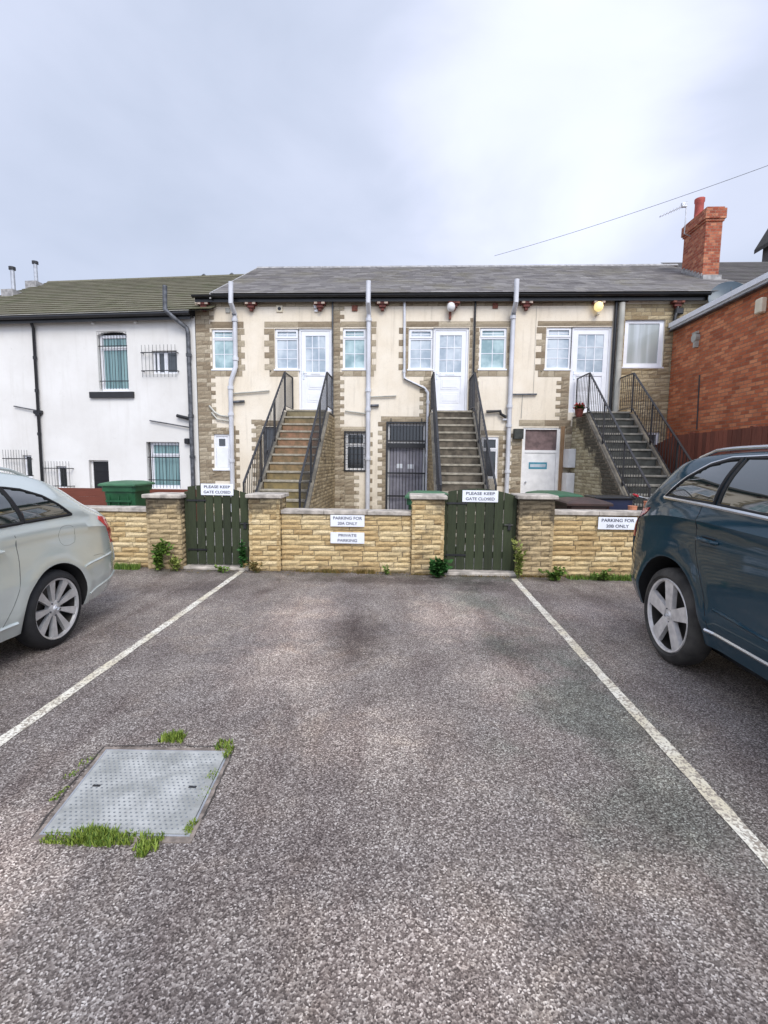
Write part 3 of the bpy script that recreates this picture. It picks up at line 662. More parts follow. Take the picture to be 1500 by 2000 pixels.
# ------------------------------------------------------------------ gates
def gate(label, x0, x1, topf, rails, gap, slabz, nb, zb=.06):
    root = thing('garden_gate', label, 'gate', ((x0+x1)/2, 6.6, 0), 0, 'green wooden garden gates')
    bw = ((x1-x0)-gap*(nb-1))/nb; m = MB()
    for i in range(nb):
        a = x0+i*(bw+gap); b = a+bw; za, zb_ = topf((a-x0)/(x1-x0)), topf((b-x0)/(x1-x0))
        m.prism([(a, 6.58, zb), (b, 6.58, zb), (b, 6.58, zb_), (a, 6.58, za)], (0, .02, 0))
    m.build('board', 'gate_green', root)
    m = MB()
    for z in rails: m.box(x0, x1, 6.602, 6.64, z-.045, z+.045)
    m.bar((x0+.05, 6.66, rails[0]), (x1-.05, 6.66, rails[-1]), .035, .08, (0, 1, 0))
    m.build('rail', 'gate_green', root)
    m = MB(); m.box(x1-.06, x1-.02, 6.56, 6.579, rails[1]-.04, rails[1]+.05); m.tube([(x1-.11, 6.565, rails[1]+.03), (x1+.01, 6.565, rails[1]+.03)], .007, 6)
    m.build('latch', 'black_metal', root)
    for z in (rails[0], rails[-1]): MB().box(x0-.02, x0+.26, 6.57, 6.579, z-.012, z+.012).build('hinge', 'black_metal', root)
    return root
g1 = gate('weathered dark green picket gate with open slits between its boards, behind the left sign', -3.04, -2.19, lambda t: 1.14+.045*math.sin(PI*min(1, t*1.25+.15)) - .07*max(0, t-.75)*4, (.27, .62, .97), .016, .05, 7)
g2 = gate('dark green arched gate of wide boards between the two right piers', .60, 1.48, lambda t: 1.135+.075*math.sin(PI*(t*.9+.02))-.05*t, (.26, .66, .98), .012, .05, 7)
for g, (x0, x1) in ((g1, (-3.10, -3.04)), (g2, (.55, .60)), (g2, (1.48, 1.54))):
    MB().box(x0+.002, x1-.002, 6.60, 6.68, .04, 1.09).build('gate_post', 'gate_green', g)
s = MB().box(-3.09, -2.16, 6.46, 6.84, 0.0, .045, .01).build('doorstep', 'coping'); tag(recentre(s), 'pale concrete step under the left green gate', 'step')
s = MB().box(.56, 1.53, 6.42, 6.82, 0.0, .05, .01).build('doorstep', 'coping'); tag(recentre(s), 'mossy concrete step under the right green gate', 'step')

# ------------------------------------------------------------------ signs
def sign(label, x0, x1, z0, z1, y, lines, h=.05, screws=True, rx=0.0, ink='sign_ink', frame=False):
    root = thing('sign', label, 'sign', ((x0+x1)/2, y, z0))
    MB().box(x0, x1, y-.006, y, z0, z1, .002).build('plate', 'sign_white', root)
    n = len(lines)
    for i, (s, w) in enumerate(lines):
        z = z1-(z1-z0)*(i+.5)/n*.92-(z1-z0)*.04
        text('lettering', s, h, ink, ((x0+x1)/2, y-.0075, z), FACE, root, w=w)
    return root
sign('white sign reading PARKING FOR 20A ONLY on the middle wall, above the other sign', -1.015, -.545, .640, .800, 6.515, [('PARKING FOR', .40), ('20A ONLY', .27)], .056)
sign('white sign reading PRIVATE PARKING on the middle wall, below the other sign', -1.015, -.545, .405, .560, 6.515, [('PRIVATE', .25), ('PARKING', .27)], .052)
sign('white sign reading PARKING FOR 20B ONLY on the right wall beside the blue car', 2.61, 3.12, .660, .828, 6.515, [('PARKING FOR', .43), ('20B ONLY', .30)], .058)
sign('white sign reading PLEASE KEEP GATE CLOSED on the left green gate', -2.845, -2.385, 1.045, 1.205, 6.572, [('PLEASE KEEP', .37), ('GATE CLOSED', .38)], .052)
sign('white sign reading PLEASE KEEP GATE CLOSED on the right green gate', .79, 1.275, 1.000, 1.160, 6.572, [('PLEASE KEEP', .39), ('GATE CLOSED', .39)], .054)

# ------------------------------------------------------------------ bins
def bin_(label, x, y, rz=0.0, mat='bin_green', lid='bin_lid', s=1.0, op=0.0, group='green wheelie bins'):
    root = thing('wheelie_bin', label, 'bin', (x, y, .006), rz, group)
    w0, d0, w1, d1, h = .235*s, .26*s, .29*s, .35*s, .98*s
    m = MB(); L = []
    prof = [(w0, d0, .06), (w0*1.04, d0*1.04, .3), (w1*.97, d1*.95, h*.86), (w1*.97, d1*.95, h*.9), (w1*1.07, d1*1.05, h*.9), (w1*1.07, d1*1.05, h)]
    for (w, d, z) in prof:
        b = .05; L.append([(-w+b,-d,z),(w-b,-d,z),(w,-d+b,z),(w,d-b,z),(w-b,d,z),(-w+b,d,z),(-w,d-b,z),(-w,-d+b,z)])
    vs = [v for q in L for v in q]; fs = [(i*8+k, i*8+(k+1) % 8, (i+1)*8+(k+1) % 8, (i+1)*8+k) for i in range(len(L)-1) for k in range(8)]
    m.add(vs, fs+[tuple(range(8))[::-1], tuple(range(len(L)*8-8, len(L)*8))]); 
    for k in (-.6, 0, .6): m.box(k*w1-.01, k*w1+.01, -d1*.97-.004, -d1*.80, .35, h*.82)
    m.box(-w1*.8, w1*.8, -d1-.01, -d1*.93, h*.70, h*.74)
    m.build('bin_body', mat, root, local=True)
    m = MB(); W, D = w1*1.16, d1*1.15; z = h+.004
    P = []
    for (k, zz) in ((1.0, z), (1.0, z+.03), (.93, z+.05), (.55, z+.085), (.2, z+.095)):
        P.append([(-W*k, -D*k, zz), (W*k, -D*k, zz), (W*k, D*k, zz), (-W*k, D*k, zz)])
    vs = [v for q in P for v in q]; fs = [(i*4+k, i*4+(k+1) % 4, (i+1)*4+(k+1) % 4, (i+1)*4+k) for i in range(len(P)-1) for k in range(4)]
    m.add(vs, fs+[(3,2,1,0), tuple(range(len(P)*4-4, len(P)*4))]); m.build('lid', lid, root, local=True)
    m = MB(); m.tube([(-w1*.9, d1*1.12, h+.0), (w1*.9, d1*1.12, h+.0)], .014, 8)
    for sx in (-1, 1): m.tube([(sx*w1*.75, d1*1.0, h*.93), (sx*w1*.75, d1*1.12, h)], .014, 6)
    m.build('handle', mat, root, local=True)
    for sx in (-1, 1): MB().lathe([(.03, -.02), (.095, -.02), (.10, 0), (.095, .02), (.03, .02)], (sx*(w0+.04), d0+.03, .10), 'x', 16).build('wheel', 'rubber', root, local=True)
    MB().tube([(-w0-.04, d0+.03, .10), (w0+.04, d0+.03, .10)], .012, 6).build('axle', 'steel', root, local=True)
    return root
bin_('large green wheelie bin with pale green lid behind the left garden wall', -5.45, 9.2, R(3), s=1.03)
bin_('green wheelie bin mostly hidden behind the pier left of the right gate', .36, 7.55, R(-3), s=1.0)
bin_('dark green wheelie bin behind the pier right of the right gate', 2.46, 8.05, R(4), s=1.0, lid='bin_green')
bin_('dark brown wheelie bin behind the right garden wall', 2.64, 7.25, R(-2), 'bin_brown', 'bin_brown', s=.95, group='brown wheelie bins')

# ------------------------------------------------------------------ low red fence in the left yard
t = thing('timber_fence', 'low red-brown timber fence across the yard in front of the white house', 'fence', (-5.5, 10.3, 0))
m = MB(); x = -12.0
for z in (.14, .33, .52, .71): m.box(-12, -4.5, 10.29, 10.31, z-.02, z+.168)
m.build('board_panel', 'fence_red', t)
while x < -4.5: MB().box(x, x+.07, 10.312, 10.38, 0, .86).build('post', 'fence_red', t); x += 1.55

# ------------------------------------------------------------------ brown close-board fence on the right
t = thing('timber_fence', 'tall red-brown close-board fence in front of the red brick building', 'fence', (6.0, 9, 0))
m = MB(); y = 6.9
while y < 11.1:
    m.box(5.98+random.uniform(-.004,.004), 6.0, y, y+.118, .05, 2.20-.006*(y-6.9)+random.uniform(-.006,.006)); y += .125
m.build('board', 'fence_brown', t)
m = MB()
while y < 12.15: m.box(5.98, 6.0, y, y+.118, .05, 2.16-.24*(y-11.1)); y += .125
m.build('raked_panel', 'fence_brown', t)
for z in (.3, 1.1, 1.95): MB().box(6.002, 6.04, 6.9, 11.0, z, z+.08).build('rail', 'fence_brown', t)
for y in (6.85, 8.7, 10.5): MB().box(6.042, 6.12, y, y+.09, 0, 2.22).build('post', 'fence_brown', t)
# ================================================================== STONE BUILDING WITH THREE UPPER DOORS
FY = 13.0
sb = thing('stone_building', 'long two-storey stone and cream render building with three white upstairs doors', 'building', (1.5, FY, 0))
OPEN = {'A': (-5.21,-4.59,3.94,4.99), 'Bw': (-3.51,-2.87,3.94,5.0), 'Bd': (-2.87,-1.985,2.86,5.01), 'C': (-1.69,-1.07,3.95,5.01),
        'Dw': (.05,.69,3.95,5.0), 'Dd': (.69,1.62,2.86,5.02), 'E': (1.9,2.6,3.96,5.02), 'Fw': (3.61,4.27,3.96,5.03), 'Fd': (4.27,5.285,2.86,5.04),
        'G': (5.6,6.6,4.02,5.24), 'a': (-5.23,-4.79,1.26,2.22), 'b': (-3.87,-3.02,.02,2.43), 'c': (-1.62,-1.07,1.28,2.3), 'd': (-.49,.55,.03,2.57),
        'e': (2.02,2.48,1.1,2.21), 'f': (3.11,4.09,.03,2.46), 'g': (6.12,6.65,1.85,2.39)}
def holed_wall(mb, x0, x1, z0, z1, y, th, ops):
    xs = sorted({x0, x1, *[v for o in ops for v in o[:2]]}); zs = sorted({z0, z1, *[v for o in ops for v in o[2:]]})
    inside = lambda a, b: any(o[0] < a < o[1] and o[2] < b < o[3] for o in ops)
    for zi in range(len(zs)-1):
        run = None; zc = (zs[zi]+zs[zi+1])/2
        for xi in range(len(xs)-1):
            if not inside((xs[xi]+xs[xi+1])/2, zc):
                mb.add([(xs[xi], y, zs[zi]), (xs[xi+1], y, zs[zi]), (xs[xi+1], y, zs[zi+1]), (xs[xi], y, zs[zi+1])], [(0,1,2,3)])
    for o in ops:
        a, b, c, d = o; yi = y+th
        for q in (((a,y,c),(a,yi,c),(a,yi,d),(a,y,d)), ((b,y,c),(b,y,d),(b,yi,d),(b,yi,c)), ((a,y,d),(a,yi,d),(b,yi,d),(b,y,d)), ((a,y,c),(b,y,c),(b,yi,c),(a,yi,c))):
            mb.add(q, [(0,1,2,3)])
ops = [v for k, v in OPEN.items() if k not in ('Bw','Bd','Dw','Dd','Fw','Fd')]
# doorway and window beside it share one opening upstairs
mw = MB(); wx0, wx1, wz1 = -5.64, 8.9, 5.80
OPS = list(ops)+[OPEN[k] for k in ('Bw','Bd','Dw','Dd','Fw','Fd')]
holed_wall(mw, wx0, wx1, 0, wz1, FY, .10, OPS)
mw.add([(wx0,FY,0),(wx0,21,0),(wx0,21,5.8),(wx0,FY,5.8)], [(0,1,2,3)]); mw.add([(wx1,FY,0),(wx1,21,0),(wx1,21,5.8),(wx1,FY,5.8)], [(0,1,2,3)])
mw.add([(wx0,21,0),(wx1,21,0),(wx1,21,5.8),(wx0,21,5.8)], [(0,1,2,3)])
mw.build('wall', 'render', sb, recalc=False)
# dark room behind so openings never show through
MB().box(wx0+.05, wx1-.05, FY+.22, FY+.27, 0, 5.7).build('inner_wall', 'roof_under', sb)
# ---- stone dressings over the render
O = Vector((0, FY, 0)); FN = -Y3
def hole_mask(ex=0.0):
    def f(p, q, z0, z1):
        segs = [(p, q)]
        for o in OPS:
            if o[2]-.001 < (z0+z1)/2 < o[3]+.001:
                ns = []
                for a, b in segs:
                    if b <= o[0] or a >= o[1]: ns.append((a, b)); continue
                    if a < o[0]: ns.append((a, o[0]-.002))
                    if b > o[1]: ns.append((o[1]+.002, b))
                segs = ns
        return segs
    return f
HM = hole_mask()
md = MB(); mback = MB()
def dress(x0, x1, z0, z1, ch=.105, e0=0.0, e1=0.0, l=(.15,.34), m=md, depth=.016, rough=.006):
    rows = max(1, round((z1-z0)/ch)); c = (z1-z0)/rows
    for j in range(rows):
        a = x0-(e0 if j % 2 else 0); b = x1+(e1 if j % 2 == 0 else 0)
        for (p, q) in HM(a, b, z0+j*c, z0+(j+1)*c): mback.box(p, q, FY-.004, FY+.0, z0+j*c, z0+(j+1)*c)
        x = a
        while x < b-1e-4:
            x2 = min(b, x+random.uniform(*l))
            if b-x2 < .07: x2 = b
            for (p, q) in HM(x, x2, z0+j*c, z0+(j+1)*c):
                if q-p > .03: stone_block(m, O, X3, Z3, FN, p, q, z0+j*c, z0+(j+1)*c, depth, rough, .005, 2, 2)
            x = x2
def lintel(x0, x1, z0, z1, n=1):
    for k in range(n):
        a = x0+(x1-x0)*k/n; b = x0+(x1-x0)*(k+1)/n
        stone_block(md, O, X3, Z3, FN, a, b, z0, z1, .018, .004, .003, 6, 2)
    mback.box(x0, x1, FY-.004, FY, z0, z1)
ZT = 5.56
# left corner quoins and left bottom panel
dress(-5.64, -5.26, 2.40, ZT, .11, 0, .12); dress(-5.64, -5.30, .0, 2.40, .11, 0, .08)
dress(-5.30, -4.79, .95, 1.26, .10); dress(-5.30, -4.79, 2.22, 2.40, .09)
dress(-4.78, -4.62, .30, 2.45, .12, 0, .10)
# A surround
lintel(-5.24, -4.34, 5.02, 5.18, 1); dress(-4.58, -4.42, 3.92, 5.0, .155, 0, .10, (.2,.4)); dress(-5.26, -4.40, 3.76, 3.91, .15)
# B surround
lintel(-3.78, -1.98, 5.03, 5.18, 2); dress(-3.66, -3.52, 3.78, 5.0, .155, .13, 0, (.2,.4)); dress(-3.66, -2.90, 3.76, 3.92, .15)
# party column 1 full height
dress(-1.955, -1.76, .0, ZT, .105, 0, .11)
dress(-2.4, -1.955, 0, 2.7, .105)
# C surround
lintel(-1.75, -.80, 5.04, 5.18); dress(-1.05, -.92, 3.92, 5.02, .155, 0, .11, (.2,.4)); dress(-1.70, -.86, 3.77, 3.92, .15)
# D surround
lintel(-.02, 1.66, 5.04, 5.18, 2); dress(-.09, .045, 3.78, 5.02, .155, .12, 0, (.2,.4)); dress(-.02, .66, 3.77, 3.92, .15); dress(.46, .68, 2.6, 3.77, .105, .10, 0)
# column 2
dress(1.64, 1.72, 2.7, ZT-.3, .105); dress(1.79, 1.88, 2.7, 5.02, .105, 0, .03); lintel(1.79, 2.80, 5.04, 5.18)
# E surround
dress(2.61, 2.70, 3.92, 5.02, .155, 0, .08, (.2,.4)); dress(1.86, 2.80, 3.78, 3.93, .15)
# F surround
lintel(3.38, 5.28, 5.06, 5.18, 2); dress(3.50, 3.60, 3.78, 5.03, .155, .14, 0, (.2,.4)); dress(3.44, 4.26, 3.77, 3.93, .15); dress(4.05, 4.26, 2.45, 3.77, .105, .12, 0)
# lower openings
dress(-4.06, -3.88, .0, 2.62, .12, .12, 0); lintel(-4.1, -3.1, 2.45, 2.60); dress(-3.0, -2.4, 0, 2.6, .105)
lintel(-1.75, -.98, 2.32, 2.45); dress(-1.76, -1.63, 0, 2.32, .105); dress(-1.63, -1.38, 0, 1.24, .105, 0, .14); dress(-1.06, -.98, .2, 2.3, .12, 0, .10)
dress(-.62, -.50, .0, 2.58, .12, .12, 0); lintel(-.66, .64, 2.59, 2.73, 2); dress(.56, .70, 0, 2.6, .105)
lintel(2.0, 2.70, 2.25, 2.38); dress(2.49, 2.60, .9, 2.24, .11, 0, .09); dress(1.70, 2.0, .9, 2.24, .11)
dress(2.84, 3.10, .0, 2.30, .105, .06, 0); lintel(3.0, 4.35, 2.50, 2.66, 2); dress(4.22, 4.5, 0, 2.5, .105)
md.build('stone_dressing', 'dressing', sb, recalc=False)
# right section: coursed yellow gritstone
mg = MB(); dress(5.42, 8.9, 0, 5.60, .098, 0, 0, (.14,.42), mg, .018, .007); mg.build('gritstone_facing', 'grit', sb, recalc=False)
# band of stones under the eaves
mt = MB(); dress(-5.64, 5.42, 5.56, 5.66, .10, 0, 0, (.2,.5), mt, .02, .004); mt.build('eaves_band', 'dressing', sb, recalc=False)
mback.build('mortar_bed', 'mortar_f', sb)

# ---- roof
def slates(root, name, mat, x0, x1, y0, z0, ang, length, rows, wmin, wmax, th, lap=1.28, hipL=None, hipR=None, x_at=None):
    m = MB(); ca, sa = math.cos(ang), math.sin(ang); rh = length/rows
    for j in range(rows):
        s0 = j*rh; s1 = s0+rh*lap
        a, b = (x0, x1) if x_at is None else x_at(s0/length)
        x = a-random.uniform(0, wmin)*.0
        while x < b-1e-3:
            x2 = min(b, x+random.uniform(wmin, wmax))
            if b-x2 < wmin*.5: x2 = b
            l0 = s0-random.uniform(0, .008); h0 = th+.010+random.uniform(0, .004); h1 = .002
            p = []
            for s, h in ((l0, h0), (s1, h1+.004)):
                for xx in (x+.0015, x2-.0015):
                    p.append((xx, y0+s*ca-h*sa, z0+s*sa+h*ca))
            q = [(xx, yy+th*sa*.9, zz-th*ca*.9) for xx, yy, zz in p]
            m.add([p[0],p[1],p[3],p[2],q[0],q[1],q[3],q[2]], [(0,1,2,3),(4,7,6,5),(0,4,5,1),(1,5,6,2),(3,7,4,0)])
            x = x2
    return m.build(name, mat, root, local=(root in LOCAL), recalc=False)
LOCAL = set()
RA = R(28); RL = 4.75
ry0, rz0 = 12.72, 5.80
xr = lambda t: (-5.10, 8.95-.4*t)
slates(sb, 'roof', 'slate', -5.1, 8.9, ry0, rz0, RA, RL, 24, .24, .36, .012, x_at=xr)
ridge_y, ridge_z = ry0+RL*math.cos(RA), rz0+RL*math.sin(RA)
m = MB(); m.add([(-5.1,ry0,rz0-.02),(8.9,ry0,rz0-.02),(8.5,ridge_y,ridge_z-.02),(-5.1,ridge_y,ridge_z-.02),(-5.1,ridge_y+4.2,rz0),(8.9,ridge_y+4.2,rz0)], [(0,1,2,3),(3,2,5,4)])
m.build('roof_deck', 'roof_under', sb, recalc=False)
m = MB(); x = -5.12
while x < 8.5:
    m.prism([(x, ridge_y-.13, ridge_z-.045), (x, ridge_y-.05, ridge_z+.035), (x, ridge_y+.05, ridge_z+.035), (x, ridge_y+.13, ridge_z-.045)], (.44, 0, 0)); x += .45
m.build('ridge_tiles', 'lead', sb)
MB().add([(-5.13,ry0,rz0-.12),(-5.09,ry0,rz0-.12),(-5.09,ridge_y,ridge_z-.12),(-5.13,ridge_y,ridge_z-.12),(-5.13,ry0,rz0+.03),(-5.09,ry0,rz0+.03),(-5.09,ridge_y,ridge_z+.03),(-5.13,ridge_y,ridge_z+.03)], [(0,1,5,4),(3,7,6,2),(0,4,7,3),(1,2,6,5),(4,5,6,7),(0,3,2,1)]).build('verge_mortar', 'lead', sb)
# gable walls
m = MB()
for x in (-5.08, 8.55): m.add([(x, FY, 5.6), (x, 21, 5.6), (x, ridge_y, ridge_z-.05)], [(0,1,2)])
m.build('gable', 'dressing', sb, recalc=False)
# fascia and gutter
m = MB(); m.box(-5.56, 7.5, 12.82, 12.86, 5.63, 5.80); m.box(-5.56, 7.5, 12.86, 12.998, 5.70, 5.72)
m.build('fascia', 'black_plastic', sb)
m = MB(); g = []
for k in range(9):
    a = PI+PI*k/8; g.append((.062*math.cos(a), .062*math.sin(a)))
for x0, x1 in ((-5.60, 7.52),):
    vs = [(x, 12.745+c, 5.775+s) for x in (x0, x1) for c, s in g]+[(x, 12.745+c*.9, 5.775+s*.9) for x in (x0, x1) for c, s in g]
    fs = [(k, k+1, 9+k+1, 9+k) for k in range(8)]+[(18+k, 27+k, 27+k+1, 18+k+1) for k in range(8)]+[(k, 18+k, 18+k+1, k+1) for k in range(8)]+[(9+k, 9+k+1, 27+k+1, 27+k) for k in range(8)]
    m.add(vs, fs)
m.build('gutter', 'black_plastic', sb)
# corbel blocks under the gutter
for i, x in enumerate((-5.36, -4.10, -2.28, -.645, 1.20, 3.05, 4.86, 6.82)):
    m = MB(); m.box(x-.15, x+.15, 12.83, 12.975, 5.575, 5.628); m.box(x-.085, x+.085, 12.86, 12.975, 5.50, 5.575); m.box(x-.04, x+.04, 12.885, 12.975, 5.43, 5.50)
    c = m.build('corbel', 'corbel_red', sb)
    m = MB()
    for s in (-1, 1): m.box(x+s*.095-.04, x+s*.095+.04, 12.815, 12.83, 5.578, 5.625)
    if i not in (4, 7): m.build('corbel_end', 'corbel_pale', c)
    else: m.build('corbel_end', 'terracotta', c)

# ---- windows
def window(root, x0, x1, z0, z1, y=FY+.05, pane='pane_teal', fan=.24, bars=True, fr=.055, local=False, name='window', frame='upvc', sill=True, gx=2, gz=(1, 2), mull=(), label=None, depth=.05):
    m = MB(); Y0, Y1 = y, y+depth
    m.box(x0, x0+fr, Y0, Y1, z0, z1); m.box(x1-fr, x1, Y0, Y1, z0, z1); m.box(x0+fr, x1-fr, Y0, Y1, z0, z0+fr); m.box(x0+fr, x1-fr, Y0, Y1, z1-fr, z1)
    cells = []
    if fan:
        zf = z1-fan-.01
        m.box(x0+fr, x1-fr, Y0, Y1, zf-.03, zf+.03)
        # opening fanlight sash proud of the frame
        a, b, c, d = x0+fr*.45, x1-fr*.45, zf+.012, z1-fr*.4; s = .045
        m.box(a, a+s, Y0-.016, Y0-.001, c, d); m.box(b-s, b, Y0-.016, Y0-.001, c, d); m.box(a+s, b-s, Y0-.016, Y0-.001, c, c+s); m.box(a+s, b-s, Y0-.016, Y0-.001, d-s, d)
        cells = [(x0+fr, x1-fr, zf+.03, z1-fr, gz[0], .035), (x0+fr, x1-fr, z0+fr, zf-.03, gz[1], 0)]
    else: cells = [(x0+fr, x1-fr, z0+fr, z1-fr, gz[1], 0)]
    for mm in mull: m.box(mm-.03, mm+.03, Y0-.002, Y1, z0+fr, z1-fr)
    w = m.build(name, frame, root, local=local)
    if label: w['label'] = label
    g = MB(); g.box(x0+fr-.004, x1-fr+.004, Y0+.022, Y0+.03, z0+fr-.004, z1-fr+.004); g.build('pane', pane, w, local=local)
    if bars:
        g = MB()
        for a, b, c, d, nz, ins in cells:
            for k in range(1, gx): xx = a+(b-a)*k/gx; g.box(xx-.008, xx+.008, Y0+.014, Y0+.0215, c, d)
            for k in range(1, nz): zz = c+(d-c)*k/nz; g.box(a, b, Y0+.015, Y0+.0205, zz-.008, zz+.008)
        g.build('glazing_bars', frame, w, local=local)
    if sill: MB().box(x0-.03, x1+.03, Y0-.07, Y0+.0, z0-.025, z0+.012).build('sill', frame, w, local=local)
    return w
for k, p in (('A', 'pane_teal'), ('C', 'pane_teal'), ('E', 'pane_teal')): window(sb, *OPEN[k], pane=p, gz=(2, 2))
for k in ('Bw', 'Dw', 'Fw'): window(sb, *OPEN[k], pane='pane_pale', gz=(2, 3), gx=2)
def updoor(k, seal=False):
    x0, x1, z0, z1 = OPEN[k]; y = FY+.045
    m = MB(); f = .06; m.box(x0, x0+f, y, y+.06, z0, z1); m.box(x1-f, x1, y, y+.06, z0, z1); m.box(x0+f, x1-f, y, y+.06, z1-f, z1); m.box(x0+f, x1-f, y-.01, y+.06, z0, z0+.04)
    d = m.build('door', 'upvc', sb)
    a, b, c, e = x0+f+.005, x1-f-.005, z0+.045, z1-f-.005; zm = c+(e-c)*.46; s = .115
    m = MB(); m.box(a, a+s, y+.012, y+.05, c, e); m.box(b-s, b, y+.012, y+.05, c, e); m.box(a+s, b-s, y+.012, y+.05, e-s, e); m.box(a+s, b-s, y+.012, y+.05, zm-.05, zm+.05); m.box(a+s, b-s, y+.012, y+.05, c, c+.14)
    m.box(a+s, b-s, y+.03, y+.045, c+.14, zm-.05)
    # raised panels in the lower half
    zz = [c+.19, c+.19+(zm-.05-c-.22)*.42, c+.19+(zm-.05-c-.22)*.52, zm-.085]
    for p, q in ((zz[0], zz[1]), (zz[2], zz[3])):
        m.box(a+s+.04, b-s-.04, y+.022, y+.0299, p, q, .008); m.box(a+s+.09, b-s-.09, y+.014, y+.0219, p+.05, q-.05, .006)
    l = m.build('door_leaf', 'upvc', d)
    MB().box(a+s-.003, b-s+.003, y+.030, y+.038, zm+.047, e-s+.003).build('pane', 'pane_pale', l)
    m = MB()
    for i in (1, 2): xx = a+s+(b-a-2*s)*i/3; m.box(xx-.009, xx+.009, y+.021, y+.0295, zm+.05, e-s)
    for i in (1, 2): z_ = zm+.05+(e-s-zm-.05)*i/3; m.box(a+s, b-s, y+.022, y+.0285, z_-.009, z_+.009)
    m.build('glazing_bars', 'upvc', l)
    m = MB(); m.box(a+.035, a+.07, y+.0, y+.0115, zm-.14, zm+.08); m.tube([(a+.05, y-.01, zm+.0), (a+.05, y-.04, zm), (a+.15, y-.04, zm)], .009, 6); m.build('handle', 'chrome', d)
    m = MB(); m.box((a+b)/2-.12, (a+b)/2+.12, y+.003, y+.0118, zm-.02, zm+.015); m.build('letter_plate', 'chrome' if k == 'Dd' else 'upvc_dirty', d)
    return d
for k in ('Bd', 'Dd', 'Fd'): updoor(k)
window(sb, *OPEN['G'], pane='pane_curtain', fan=0, bars=False, fr=.11)
# ---- lower openings
x0, x1, z0, z1 = OPEN['a']; w = window(sb, x0, x1, z0, z1, pane='upvc', fan=0, bars=False, fr=.05, y=FY+.03, label='small white panelled window with one tiny pane')
m = MB(); m.box(x0+.06, x1-.06, FY+.035, FY+.05, z0+.06, z0+.60); m.build('infill_panel', 'upvc', w); MB().box(x0+.13, x1-.14, FY+.036, FY+.049, z1-.31, z1-.12).build('small_pane', 'pane_grey', w)
# b: dark doorway beside the left stairs
x0, x1, z0, z1 = OPEN['b']; m = MB(); m.box(x0, x0+.07, FY+.06, FY+.12, z0, z1); m.box(x1-.07, x1, FY+.06, FY+.12, z0, z1); m.box(x0+.07, x1-.07, FY+.06, FY+.12, z1-.06, z1); m.box(x0+.07, x1-.07, FY+.06, FY+.12, 1.80, 1.86)
d = m.build('door', 'grey_metal', sb); MB().box(x0+.07, x1-.07, FY+.08, FY+.10, z0, 1.80).build('door_leaf', 'door_dark', d); MB().box(x0+.07, x1-.07, FY+.08, FY+.10, 1.86, z1-.06).build('pane', 'pane_grey', d)
# c: barred window
x0, x1, z0, z1 = OPEN['c']; w = window(sb, x0, x1, z0, z1, pane='pane_dark', fan=.34, gz=(1, 1), gx=1, bars=False, fr=.06, y=FY+.07, sill=False, frame='upvc_dirty', label='dark window behind a black iron grille')
m = MB(); m.box(x0-.02, x1+.02, FY-.03, FY-.005, z0-.03, z0+.01); m.box(x0-.02, x1+.02, FY-.03, FY-.005, z1-.01, z1+.03); m.box(x0-.03, x0+.01, FY-.031, FY-.004, z0-.03, z1+.03); m.box(x1-.01, x1+.03, FY-.031, FY-.004, z0-.03, z1+.03)
for k in range(1, 5): xx = x0+(x1-x0)*k/5; m.tube([(xx, FY-.018, z0), (xx, FY-.018, z1)], .009, 6)
for k in range(1, 7): zz = z0+(z1-z0)*k/7; m.tube([(x0, FY-.006, zz), (x1, FY-.006, zz)], .008, 6)
m.build('security_bars', 'black_metal', w)
# d: barred door
x0, x1, z0, z1 = OPEN['d']; zt = 2.02
m = MB(); m.box(x0, x0+.07, FY+.06, FY+.12, z0, z1); m.box(x1-.07, x1, FY+.06, FY+.12, z0, z1); m.box(x0+.07, x1-.07, FY+.06, FY+.12, z1-.08, z1); m.box(x0+.07, x1-.07, FY+.06, FY+.12, zt-.04, zt+.04)
d = m.build('door', 'upvc_dirty', sb); d['label'] = 'grey door behind a full-height black iron gate'
MB().box(x0+.07, x1-.07, FY+.085, FY+.10, zt+.04, z1-.08).build('pane', 'pane_dark', d)
m = MB(); m.box(x0+.07, x1-.07, FY+.08, FY+.10, z0, zt-.04); m.build('door_leaf', 'grey_door', d)
MB().box(x0+.25, x0+.42, FY+.074, FY+.0795, 1.35, 1.47).build('notice', 'sign_white', d); MB().box(x0+.56, x0+.72, FY+.074, FY+.0795, 1.34, 1.46).build('notice', 'sign_white', d)
m = MB()
for z in (z0+.03, .60, 1.22, zt-.10, zt+.06, z1): m.box(x0-.01, x1+.01, FY-.035, FY-.015, z-.02, z+.02)
m.box(x0-.01, x1+.01, FY-.036, FY-.014, zt-.10, zt+.0)
for xx in (x0, x1): m.box(xx-.025, xx+.025, FY-.04, FY-.01, z0, z1+.02)
n = 12
for k in range(1, n): xx = x0+(x1-x0)*k/n; m.tube([(xx, FY-.024, z0), (xx, FY-.024, z1+.0)], .009, 6)
for xx in (x0+.1, x1-.12): m.tube([(xx, FY-.02, z1), (xx, FY-.02, z1+.11)], .012, 6)
m.build('security_gate', 'black_metal', d)
# e: small window beside the middle stairs
window(sb, *OPEN['e'], pane='pane_dark', fan=.34, gz=(1, 1), gx=1, bars=False, fr=.06, y=FY+.03, sill=False)
